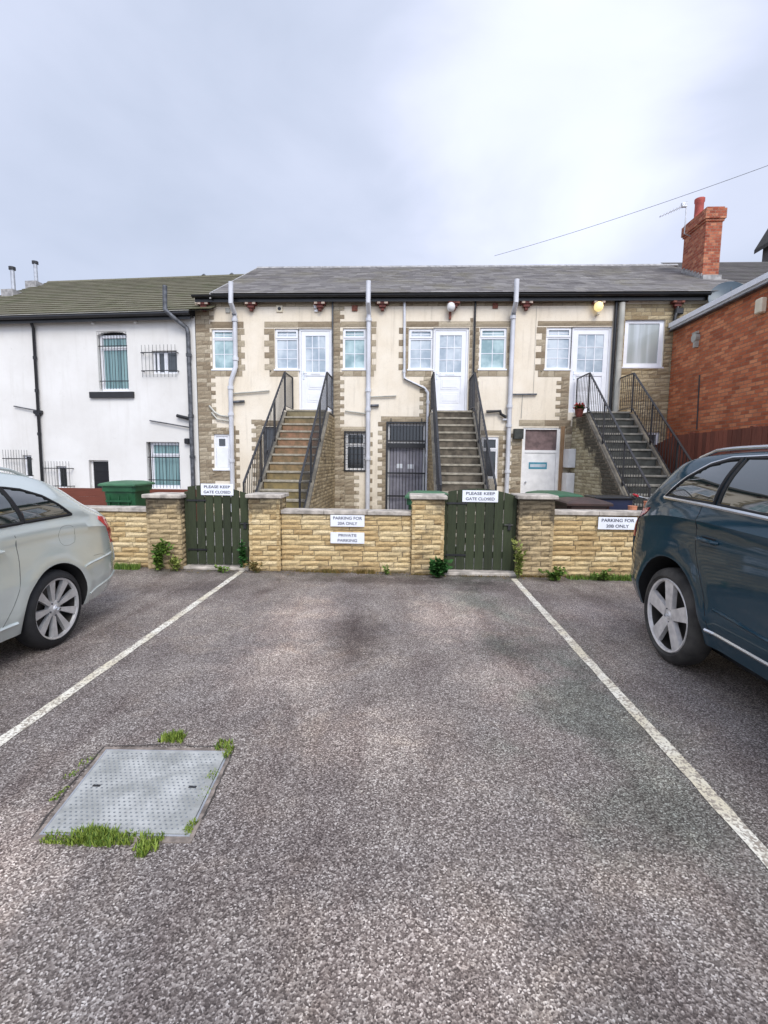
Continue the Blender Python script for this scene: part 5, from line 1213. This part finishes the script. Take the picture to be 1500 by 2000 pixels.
# child's bicycle and clutter behind the right garden wall
def bicycle(x, y, rz):
    root = thing('bicycle', "child's dark pink bicycle leaning behind the right garden wall", 'bicycle', (x, y, .006), rz); LOCAL.add(root)
    for wx in (-.40, .40):
        m = MB(); n = 24; rr = .255
        m.tube([(wx+rr*math.cos(2*PI*k/n), 0, rr+.02+rr*math.sin(2*PI*k/n)) for k in range(n+1)], .02, 6, False)
        w = m.build('wheel', 'rubber', root, local=True)
        m = MB()
        for k in range(12): a = PI*k/6; m.tube([(wx, 0, .275), (wx+.24*math.cos(a), 0, .275+.24*math.sin(a))], .002, 4)
        m.build('spokes', 'steel', w, local=True)
    m = MB(); P = dict(r=(-.40, 0, .275), f=(.40, 0, .275), b=(-.05, 0, .27), s=(-.18, 0, .66), h=(.27, 0, .66), ht=(.25, 0, .78))
    for a, b in (('r','b'), ('r','s'), ('b','s'), ('b','h'), ('s','h'), ('h','f'), ('h','ht')): m.tube([P[a], P[b]], .016, 8)
    m.build('frame', 'petal', root, local=True)
    MB().box(-.31, -.07, -.06, .06, .69, .74, .02).build('saddle', 'black_plastic', root, local=True)
    m = MB(); m.tube([(.25, 0, .78), (.25, 0, .95), (.20, .0, 1.02)], .013, 6); m.tube([(.20, -.27, 1.05), (.24, -.12, 1.02), (.24, .12, 1.02), (.20, .27, 1.05)], .012, 6); m.build('handlebar', 'chrome', root, local=True)
    m = MB()
    for s in (-1, 1): m.tube([(.20, s*.19, 1.04), (.20, s*.29, 1.055)], .018, 8)
    m.build('grip', 'petal', root, local=True)
    m = MB(); m.tube([(-.05, -.05, .27), (-.05, .05, .27)], .02, 8); m.tube([(-.05, -.06, .27), (.04, -.06, .16)], .009, 5); m.tube([(-.05, .06, .27), (-.14, .06, .38)], .009, 5); m.box(.0, .09, -.12, -.05, .15, .17); m.box(-.19, -.10, .05, .12, .37, .39); m.build('pedals', 'black_plastic', root, local=True)
bicycle(3.46, 7.35, R(12))
t = thing('storage_box', 'navy blue plastic tub behind the right garden wall', 'box', (3.32, 7.9, 0))
m = MB(); m.prism([(3.10, 7.7, .006), (3.54, 7.7, .006), (3.60, 7.7, .98), (3.04, 7.7, .98)], (0, .4, 0)); MAT['navy'] = simple('navy_plastic', (.012, .018, .05), .4); m.build('tub', 'navy', t)
MB().box(3.00, 3.64, 7.66, 8.14, .981, 1.02, .01).build('lid', 'black_plastic', t)
for i, (x, h) in enumerate(((3.30, .93), (3.52, 1.0))):
    MAT['orange'] = MAT.get('orange') or simple('orange_clay', (.55, .22, .12), .8)
    o = MB().lathe([(.04, 0), (.055, h*.5), (.06, h-.02), (.065, h)], (x, 7.05, .006), 'z', 12).build('chimney_liner' if False else 'clay_pipe', 'orange'); tag(recentre(o), 'short clay pipe standing upright behind the right wall' if i == 0 else 'taller clay pipe standing upright behind the right wall, nearer the blue car', 'pipe')
# ================================================================== CARS
def pchip(xs, ys, x):
    n = len(xs)
    if x <= xs[0]: return ys[0]
    if x >= xs[-1]: return ys[-1]
    h = [xs[i+1]-xs[i] for i in range(n-1)]; d = [(ys[i+1]-ys[i])/h[i] for i in range(n-1)]
    m = [d[0]]+[0 if d[i-1]*d[i] <= 0 else 3*(h[i-1]+h[i])/((2*h[i]+h[i-1])/d[i-1]+(h[i]+2*h[i-1])/d[i]) for i in range(1, n-1)]+[d[-1]]
    i = max(k for k in range(n-1) if xs[k] <= x); t = (x-xs[i])/h[i]
    return (2*t**3-3*t*t+1)*ys[i]+(t**3-2*t*t+t)*h[i]*m[i]+(-2*t**3+3*t*t)*ys[i+1]+(t**3-t*t)*h[i]*m[i+1]

class Car:
    """surface x = W(u, z); local frame: u along the car from the rear bumper (local -Y), x sideways, z up"""
    NS, NG, NR = 18, 10, 8
    def __init__(s, st, crease=None, flare=None): s.st = st; s.us = [r[0] for r in st]; s.crease = crease; s.flare = flare or []; s.cache = {}
    def par(s, u): return [pchip(s.us, [r[k] for r in s.st], u) for k in range(1, 8)]   # w zb belt wb zr wr zt
    def section(s, u):
        key = round(u, 4)
        if key in s.cache: return s.cache[key]
        w, zb, belt, wb, zr, wr, zt = s.par(u); P = []
        for i in range(s.NS):
            t = i/s.NS; z = zb+(belt-zb)*t
            x = w-(w-wb)*t**4.5-.055*(1-min(1, t*3.2))**2
            if s.crease:
                for zc, amp, wd in s.crease: 
                    dz = z-(zc if zc > .3 else belt-zc); x += amp*math.exp(-(dz/wd)**2)*(1 if w > .8 else max(0, (w-.6)/.2))
            for cu, cz, cr, amp in s.flare:
                dd = math.hypot(u-cu, z-cz); x += amp*math.exp(-((dd-cr)/.055)**2)
            P.append((x, z))
        for i in range(s.NG):
            t = i/s.NG; P.append((wb+(wr-wb)*t+.035*math.sin(PI*t)*(1 if zr-belt > .2 else (zr-belt)/.2), belt+(zr-belt)*t))
        for i in range(s.NR+1):
            q = i/s.NR; P.append((wr*math.cos(q*PI/2)**.9 if q < 1 else 0, zr+(zt-zr)*math.sin(q*PI/2)))
        s.cache[key] = P; return P
    def W(s, u, z):
        P = s.section(u)
        for (x0, z0), (x1, z1) in zip(P[:-1], P[1:]):
            if z0 <= z <= z1 and z1 > z0: return x0+(x1-x0)*(z-z0)/(z1-z0)
        return P[0][0] if z < P[0][1] else 0
    def T(s, u, x):
        P = s.section(u); x = abs(x)
        for (x0, z0), (x1, z1) in zip(P[::-1][:-1], P[::-1][1:]):
            if x0 <= x <= x1 and x1 > x0: return z0+(z1-z0)*(x-x0)/(x1-x0)
        return P[-1][1]
    def body(s, mb):
        us = []; L = s.us[-1]
        a = 0
        while a < L: us.append(a); a += .018 if (a < .35 or a > L-.35) else .028
        us.append(L); rows = []
        for u in us:
            P = s.section(u); ring = [(x, -u, z) for x, z in P]+[(-x, -u, z) for x, z in P[::-1][1:]]
            rows.append(ring)
        n = len(rows[0]); vs = [v for r in rows for v in r]; fs = []
        for i in range(len(rows)-1):
            for k in range(n): fs.append((i*n+k, i*n+(k+1) % n, (i+1)*n+(k+1) % n, (i+1)*n+k))
        fs += [tuple(range(n))[::-1], tuple((len(rows)-1)*n+k for k in range(n))]
        mb.add(vs, fs)
    def patch(s, mb, poly, off, side, thick=.006, step=.028, top=False):
        bm = bmesh.new(); vs = [bm.verts.new((a, b, 0)) for a, b in poly]; bm.faces.new(vs)
        for ax in (0, 1):
            lo = min(p[ax] for p in poly); hi = max(p[ax] for p in poly); k = lo+step
            while k < hi-1e-4:
                co = (k, 0, 0) if ax == 0 else (0, k, 0); no = (1, 0, 0) if ax == 0 else (0, 1, 0)
                bmesh.ops.bisect_plane(bm, geom=bm.verts[:]+bm.edges[:]+bm.faces[:], plane_co=co, plane_no=no); k += step
        bmesh.ops.triangulate(bm, faces=[f for f in bm.faces if len(f.verts) > 4])
        r = bmesh.ops.extrude_face_region(bm, geom=bm.faces[:]); 
        ev = [v for v in r['geom'] if isinstance(v, bmesh.types.BMVert)]; es = set(ev)
        bm.verts.index_update(); out_ = []
        for v in bm.verts:
            a, b = v.co.x, v.co.y; o = off if v in es else off-thick
            if top: out_.append((b, -a, s.T(a, b)+o))
            else: out_.append(((s.W(a, b)+o)*side, -a, b))
        mb.add(out_, [[v.index for v in f.verts] for f in bm.faces]); bm.free()
    def ribbon(s, mb, pts, r, side, off=0.0, n=6, dens=.04, smooth=0):
        P = []
        for _ in range(smooth):
            q = [pts[0]]
            for (a, b), (c, d) in zip(pts[:-1], pts[1:]): q += [(a*.75+c*.25, b*.75+d*.25), (a*.25+c*.75, b*.25+d*.75)]
            pts = q+[pts[-1]]
        for (a, b), (c, d) in zip(pts[:-1], pts[1:]):
            k = max(1, int(math.hypot(c-a, d-b)/dens))
            for i in range(k): P.append((a+(c-a)*i/k, b+(d-b)*i/k))
        P.append(pts[-1]); mb.tube([((s.W(a, b)+off)*side, -a, b) for a, b in P], r, n)

def wheel(root, x, y, r, rimr, wid, side, spokes, tyre, alloy, group=None, emblem='oval'):
    "side = +1 when the outside faces +x"
    hub = thing('wheel', None, None) if False else None
    m = MB(); X = lambda d: d*side
    prof = [(rimr+.004, -wid), (r-.045, -wid), (r-.008, -wid+.03), (r, -wid+.06), (r, -.055), (r-.010, -.022), (r-.035, -.004), (r-.065, .004), (rimr+.025, .0), (rimr+.004, -.012)]
    m.lathe([(a, X(b)) for a, b in prof], (x, y, r), 'x', 48, False)
    # tread grooves
    w = m.build('wheel', tyre, root, local=True, smooth=True)
    m = MB(); m.lathe([(rimr+.006, X(-.012)), (rimr, X(-.004)), (rimr-.014, X(-.010)), (rimr-.018, X(-.03))], (x, y, r), 'x', 48, False)
    def wedge(a0, w0, w1, ri, ro, d0=-.028, d1=-.016, th=.03):
        ca, sa = math.cos(a0), math.sin(a0); vs = []
        for rr, ww, dd in ((ri, w0, d0), (ro, w1, d1)):
            for sg in (-1, 1):
                for dep in (0, -th):
                    yy = ca*rr-sa*ww*sg; zz = sa*rr+ca*ww*sg; vs.append((x+X(dd+dep), y+yy, r+zz))
        m.add(vs, [(0,2,6,4),(1,5,7,3),(0,4,5,1),(2,3,7,6),(0,1,3,2),(4,6,7,5)])
    if spokes == 5:
        for k in range(5):
            a0 = PI/2+2*PI*k/5; wedge(a0, .040, .060, .05, rimr-.012, -.022, -.012, .035)
            for sg in (-1, 1): wedge(a0+sg*.205, .006, .010, rimr*.9, rimr-.012, -.014, -.012, .03)
    else:
        for k in range(9):
            a0 = PI/2+.16+2*PI*k/9; wedge(a0, .011, .034, .040, rimr-.012, -.034, -.012, .03)
    m.lathe([(.001, X(-.016)), (.028, X(-.016)), (.034, X(-.024)), (.052, X(-.030)), (.066, X(-.036)), (.07, X(-.07))], (x, y, r), 'x', 24, False)
    rim = m.build('rim', alloy, w, local=True)
    m = MB(); m.lathe([(rimr-.018, X(-.03)), (rimr-.03, X(-.15)), (rimr-.01, X(-wid))], (x, y, r), 'x', 48, False); m.build('rim_barrel', 'disc', rim, local=True)
    m = MB()
    for k in range(5): a0 = PI/2+.6+2*PI*k/5; m.lathe([(.001, X(-.0265)), (.008, X(-.0265)), (.009, X(-.04))], (x, y+.056*math.cos(a0), r+.056*math.sin(a0)), 'x', 8, False)
    m.build('wheel_nuts', 'grey_metal', rim, local=True)
    m = MB()
    def ring(cy, cz, ra, rb, t=.0022): m.tube([(x+X(-.0145), y+cy+ra*math.cos(2*PI*k/16), r+cz+rb*math.sin(2*PI*k/16)) for k in range(17)], t, 4, False)
    if emblem == 'oval': ring(0, 0, .024, .016); ring(0, .001, .008, .014); ring(0, .008, .016, .006)
    else:
        for k in range(4): ring((k-1.5)*.012, 0, .008, .008, .0016)
    m.build('hub_emblem', 'chrome', rim, local=True)
    m = MB(); m.lathe([(.001, X(-.09)), (rimr-.075, X(-.09)), (rimr-.075, X(-.11)), (.001, X(-.11))], (x, y, r), 'x', 32, False); m.build('brake_disc', 'disc', w, local=True)
    MB().lathe([(.001, X(-wid+.02)), (rimr-.01, X(-wid+.02)), (rimr-.01, X(-wid+.0)), (.001, X(-wid))], (x, y, r), 'x', 32, False).build('wheel_back', 'arch', w, local=True)
    return w

def build_car(name, label, loc, rz, st, wheels, tr, ar, rimr, halfw, paintm, win, belt_trim, chrome, feats, spokes, tyre, alloy, emblem, crease, sill_z, flare):
    root = thing(name, label, 'car', loc, rz); LOCAL.add(root); C = Car(st, crease, flare)
    m = MB(); C.body(m); body = m.build('body', [paintm, 'arch'], root, local=True)
    body.data.polygons.foreach_set('material_index', [0]*len(body.data.polygons))
    # wheel wells by boolean
    cut = MB()
    for u in wheels:
        for s in (-1, 1): cut.lathe([(ar, s*(halfw-.30)), (ar, s*(halfw+.2))], (0, -u, tr+.01), 'x', 56)
    co = cut.build('cutter', 'arch', root, local=True)
    md_ = body.modifiers.new('b', 'BOOLEAN'); md_.object = co; md_.operation = 'DIFFERENCE'; md_.solver = 'EXACT'; md_.material_mode = 'TRANSFER'
    dg = bpy.context.evaluated_depsgraph_get(); dg.update(); me = bpy.data.meshes.new_from_object(body.evaluated_get(dg)); body.modifiers.clear(); body.data = me
    bpy.data.objects.remove(co)
    bm = bmesh.new(); bm.from_mesh(me)
    for f in bm.faces: f.smooth = True
    for e in bm.edges:
        if len(e.link_faces) == 2 and e.calc_face_angle(0) > R(34): e.smooth = False
    bm.to_mesh(me); bm.free()
    for s in (-1, 1):
        for poly, nm in win:
            g = MB(); C.patch(g, poly, .009, s); gl = g.build('window', 'car_glass', root, local=True, smooth=False)
            for p_ in gl.data.polygons: p_.use_smooth = True
            t = MB(); C.ribbon(t, poly+[poly[0]], .012, s, .006); t.build('window_seal', 'gap', gl, local=True)
        for pts, r_, mt in belt_trim: t = MB(); C.ribbon(t, pts, r_, s, .005); t.build('window_trim', mt, root, local=True)
        for pts, r_ in feats['gaps']: t = MB(); C.ribbon(t, pts, r_*.75, s, -r_*.3, smooth=2); t.build('panel_gap', feats.get('gapm', 'gap'), root, local=True)
        for pts, r_, mt, nm in feats['trim']: t = MB(); C.ribbon(t, pts, r_, s, feats.get('toff', -.002)); t.build(nm, mt, root, local=True)
        for (u, z) in feats['handles']:
            t = MB(); w_ = C.W(u, z)
            t.tube([((w_-.002)*s, -(u-.10), z), ((w_+.030)*s, -(u-.075), z+.004), ((w_+.034)*s, -u, z+.004), ((w_+.030)*s, -(u+.075), z), ((w_-.002)*s, -(u+.10), z-.004)], [.012, .014, .014, .014, .012], 8)
            h_ = t.build('door_handle', feats['handle_mat'], root, local=True, smooth=True)
            t = MB(); C.patch(t, [(u-.07, z-.022), (u+.07, z-.022), (u+.07, z+.02), (u-.07, z+.02)], .0015, s, .003); t.build('handle_recess', 'gap', h_, local=True)
        for poly, mt, off in feats['lamps']:
            t = MB(); C.patch(t, poly, off, s, .02, .03); t.build('tail_lamp', mt, root, local=True, smooth=False)
        for poly in feats['head']:
            t = MB(); C.patch(t, poly, .004, s, .02, .04); t.build('headlight', 'lamp_clear', root, local=True)
        # mirror
        u, z = feats['mirror']; w_ = C.W(u, z); t = MB()
        t.tube([(w_*s, -u, z), ((w_+.10)*s, -u, z+.02)], .022, 8)
        t.box((w_+.08)*s, (w_+.27)*s, -u-.06, -u+.03, z-.01, z+.14, .03); mr = t.build('door_mirror', paintm, root, local=True)
        t = MB(); t.box((w_+.10)*s, (w_+.25)*s, -u+.031, -u+.033, z+.01, z+.12); t.build('mirror_glass', 'chrome', mr, local=True)
        # roof rail
        if feats['rail']:
            t = MB(); a, b, mt = feats['rail']; P = []
            for k in range(25):
                u = a+(b-a)*k/24; w, zb, belt, wb, zr, wr, zt = C.par(u); lift = .035*min(1, min(k, 24-k)/2)
                P.append(((wr-.035)*s, -u, zr+.012+lift))
            t.tube(P, .013, 8); t.build('roof_rail', mt, root, local=True, smooth=True)
        fl = feats.get('flap')
    # fuel flap on the side that has it
    fs, poly = feats['flap']; t = MB(); C.ribbon(t, poly+[poly[0]], .0022, fs, -.001, 4, .03, 2); t.build('fuel_flap', feats.get('gapm', 'gap'), root, local=True)
    # glass over the top: windscreen and rear window
    for poly in feats['screens']: t = MB(); C.patch(t, poly, .006, 1, .02, .06, True); t.build('windscreen', 'car_glass', root, local=True)
    t = MB(); t.box(-.26, .26, .003, .010, feats['plate_z'], feats['plate_z']+.11); t.build('number_plate', 'plate_y', root, local=True)
    L = C.us[-1]
    t = MB()
    for k in range(5): t.box(-.36, .36, -L-.012, -L+.01, .40+k*.045, .42+k*.045)
    t.build('grille', 'black_plastic', root, local=True)
    t = MB(); t.box(-halfw+.24, halfw-.24, -wheels[1]+tr+.12, -wheels[0]-tr-.12, .19, .32); t.box(-halfw+.26, halfw-.26, -L+.5, -.35, .17, .42); t.build('underbody', 'arch', root, local=True)
    for u in wheels:
        for s in (-1, 1): wheel(root, s*halfw, -u, tr, rimr, .185, s, spokes, tyre, alloy, emblem=emblem)
    return root, C

ST_S = [(0.00,.62,.39,.575,.60,.61,.57,.625),(0.025,.71,.34,.60,.695,.635,.655,.645),(0.07,.755,.30,.63,.735,.66,.69,.67),(0.10,.77,.28,.80,.73,.90,.68,.93),(0.16,.80,.27,.93,.755,1.02,.68,1.05),
 (0.30,.845,.26,.98,.80,1.07,.70,1.10),(0.48,.87,.25,1.01,.825,1.155,.70,1.19),(0.66,.878,.24,1.03,.832,1.26,.69,1.30),(0.85,.88,.24,1.045,.835,1.345,.67,1.39),(1.1,.88,.24,1.05,.838,1.40,.65,1.455),
 (1.6,.88,.23,1.04,.838,1.45,.63,1.51),(2.3,.88,.23,1.015,.838,1.445,.62,1.515),(2.8,.88,.23,.99,.835,1.40,.62,1.47),(3.2,.88,.23,.965,.83,1.24,.66,1.28),(3.6,.878,.23,.94,.83,1.02,.70,1.045),
 (3.75,.875,.23,.92,.82,.965,.70,.985),(4.2,.86,.23,.82,.79,.86,.66,.895),(4.5,.80,.23,.70,.74,.76,.58,.79),(4.66,.68,.26,.58,.63,.65,.5,.68),(4.72,.50,.31,.48,.48,.54,.4,.56)]
YS = 4.72; us = YS-3.70
car1, C1 = build_car('silver_estate_car', 'champagne silver estate car parked on the left, seen from its rear wheel', (-3.69, YS, 0), R(0), ST_S, (us, us+2.70), .318, .362, .247, .872, 'paint_silver',
 [([(.76,1.065),(.88,1.16),(1.01,1.24),(1.18,1.30),(1.34,1.325),(1.27,1.060)], 'quarter'), ([(1.29,1.060),(1.36,1.328),(1.75,1.350),(2.10,1.350),(2.16,1.045)], 'rear'), ([(2.24,1.04),(2.20,1.36),(2.62,1.30),(3.25,1.02),(3.28,.99)], 'front')],
 [],
 [], dict(gaps=[([(1.40,.98),(1.38,.75),(1.42,.55),(1.55,.36),(1.62,.26)], .005), ([(2.20,1.03),(2.20,.26)], .005), ([(3.30,.98),(3.30,.26)], .005), ([(.34,.62),(.42,.66),(.55,.665)], .003), ([(.155,.70),(.33,.67)], .003)],
  trim=[([(.22,.632),(.36,.628),(.60,.612),(.70,.60)], .011, 'paint_silver', 'bumper_moulding'), ([(.10,.42),(.30,.385),(.50,.36),(.62,.33)], .009, 'paint_silver', 'bumper_lip'), ([(1.44,.335),(2.4,.325),(3.3,.32)], .016, 'paint_silver', 'side_moulding')], toff=.0,
  handles=[(1.62,.885),(2.55,.87)], handle_mat='paint_silver', lamps=[([(.10,.72),(.115,.88),(.18,.98),(.36,1.005),(.385,.975),(.30,.90),(.21,.82),(.165,.72)], 'lamp_red', .006)],
  head=[[(4.15,.70),(4.12,.80),(4.45,.70),(4.55,.62),(4.4,.60)]], mirror=(3.0,1.02), rail=(.95, 2.9, 'paint_silver'), flap=(1, [(.78,.83),(.76,.90),(.79,.975),(.88,.985),(.95,.97),(.965,.90),(.94,.83),(.86,.81)]),
  screens=[[(.22,-.58),(.60,-.56),(.60,.56),(.22,.58)], [(2.85,-.54),(3.62,-.62),(3.62,.62),(2.85,.54)]], plate_z=.45, gapm='gap_grey'), 9, 'rubber', 'alloy', 'oval', [(.075, .020, .035), (.60, .008, .06)], .2, [(us,.33,.40,.012),(us+2.7,.33,.40,.012)])

ST_B = [(0.0,.64,.47,.66,.62,.70,.60,.72),(0.03,.76,.42,.70,.73,.74,.70,.76),(0.08,.81,.38,.80,.78,.90,.74,.93),(0.13,.84,.36,1.0,.80,1.09,.74,1.12),(0.20,.87,.35,1.09,.82,1.17,.75,1.20),(0.32,.905,.34,1.16,.845,1.30,.76,1.33),
 (0.50,.93,.33,1.205,.87,1.44,.76,1.475),(0.70,.94,.325,1.235,.885,1.555,.74,1.60),(0.85,.943,.32,1.25,.888,1.59,.72,1.64),(1.2,.945,.32,1.26,.89,1.615,.70,1.665),(1.7,.945,.32,1.245,.89,1.62,.69,1.68),(2.3,.945,.32,1.225,.89,1.60,.69,1.665),
 (2.7,.945,.32,1.20,.888,1.55,.69,1.61),(3.1,.945,.32,1.16,.88,1.36,.71,1.40),(3.4,.943,.32,1.12,.875,1.19,.73,1.22),(3.55,.94,.32,1.08,.87,1.12,.73,1.145),(4.1,.92,.33,.99,.85,1.02,.70,1.05),(4.4,.86,.35,.88,.79,.92,.62,.95),(4.57,.74,.40,.72,.67,.77,.54,.80),(4.63,.55,.44,.60,.5,.63,.45,.66)]
YB = 4.65; ub = YB-3.73
car2, C2 = build_car('blue_suv', 'dark teal blue sport utility car parked on the right with five-spoke alloy wheels', (2.985, YB, 0), R(0), ST_B, (ub, ub+2.81), .372, .452, .281, .935, 'paint_blue',
 [([(.72,1.292),(.90,1.44),(1.06,1.535),(1.22,1.575),(1.33,1.585),(1.33,1.280)], 'quarter'), ([(1.375,1.278),(1.375,1.588),(2.02,1.588),(2.07,1.245)], 'rear'), ([(2.15,1.24),(2.10,1.585),(2.55,1.53),(3.02,1.30),(3.12,1.20)], 'front')],
 [([(.70,1.282),(1.2,1.268),(2.1,1.232),(3.15,1.185)], .015, 'chrome'), ([(.70,1.285),(.89,1.455),(1.05,1.555),(1.22,1.597),(1.6,1.607),(2.1,1.605),(2.56,1.55),(3.04,1.32)], .009, 'chrome')],
 [], dict(gaps=[([(1.20,1.25),(1.22,1.0),(1.28,.85),(1.42,.62),(1.46,.40)], .004), ([(2.12,1.22),(2.10,.40)], .004), ([(3.20,1.15),(3.20,.40)], .004), ([(.33,1.12),(.33,.88)], .003)],
  trim=[([(1.42,.435),(2.2,.43),(3.1,.43)], .013, 'chrome', 'sill_trim'), ([(1.50,.60),(2.2,.56),(3.0,.56)], .012, 'paint_blue', 'side_moulding')], toff=-.002,
  handles=[(1.36,1.035),(2.35,1.01)], handle_mat='paint_blue', lamps=[([(.075,.88),(.09,1.02),(.14,1.10),(.27,1.15),(.46,1.175),(.43,1.12),(.30,1.07),(.21,.98),(.16,.88)], 'lamp_red', .006)],
  head=[[(4.0,.86),(4.02,.96),(4.35,.90),(4.5,.78),(4.3,.76)]], mirror=(2.9,1.22), rail=(.80, 2.9, 'chrome'), flap=(1, [(.70,.90),(.70,1.05),(.72,1.07),(.85,1.07),(.87,1.05),(.87,.90),(.85,.88),(.72,.88)]),
  screens=[[(.30,-.62),(.66,-.60),(.66,.60),(.30,.62)], [(2.75,-.58),(3.42,-.66),(3.42,.66),(2.75,.58)]], plate_z=.78), 5, 'rubber_dusty', 'alloy_pale', 'rings', [(.095, .024, .034), (.52, .012, .07)], .3, [(ub,.38,.49,.016),(ub+2.81,.38,.49,.016)])
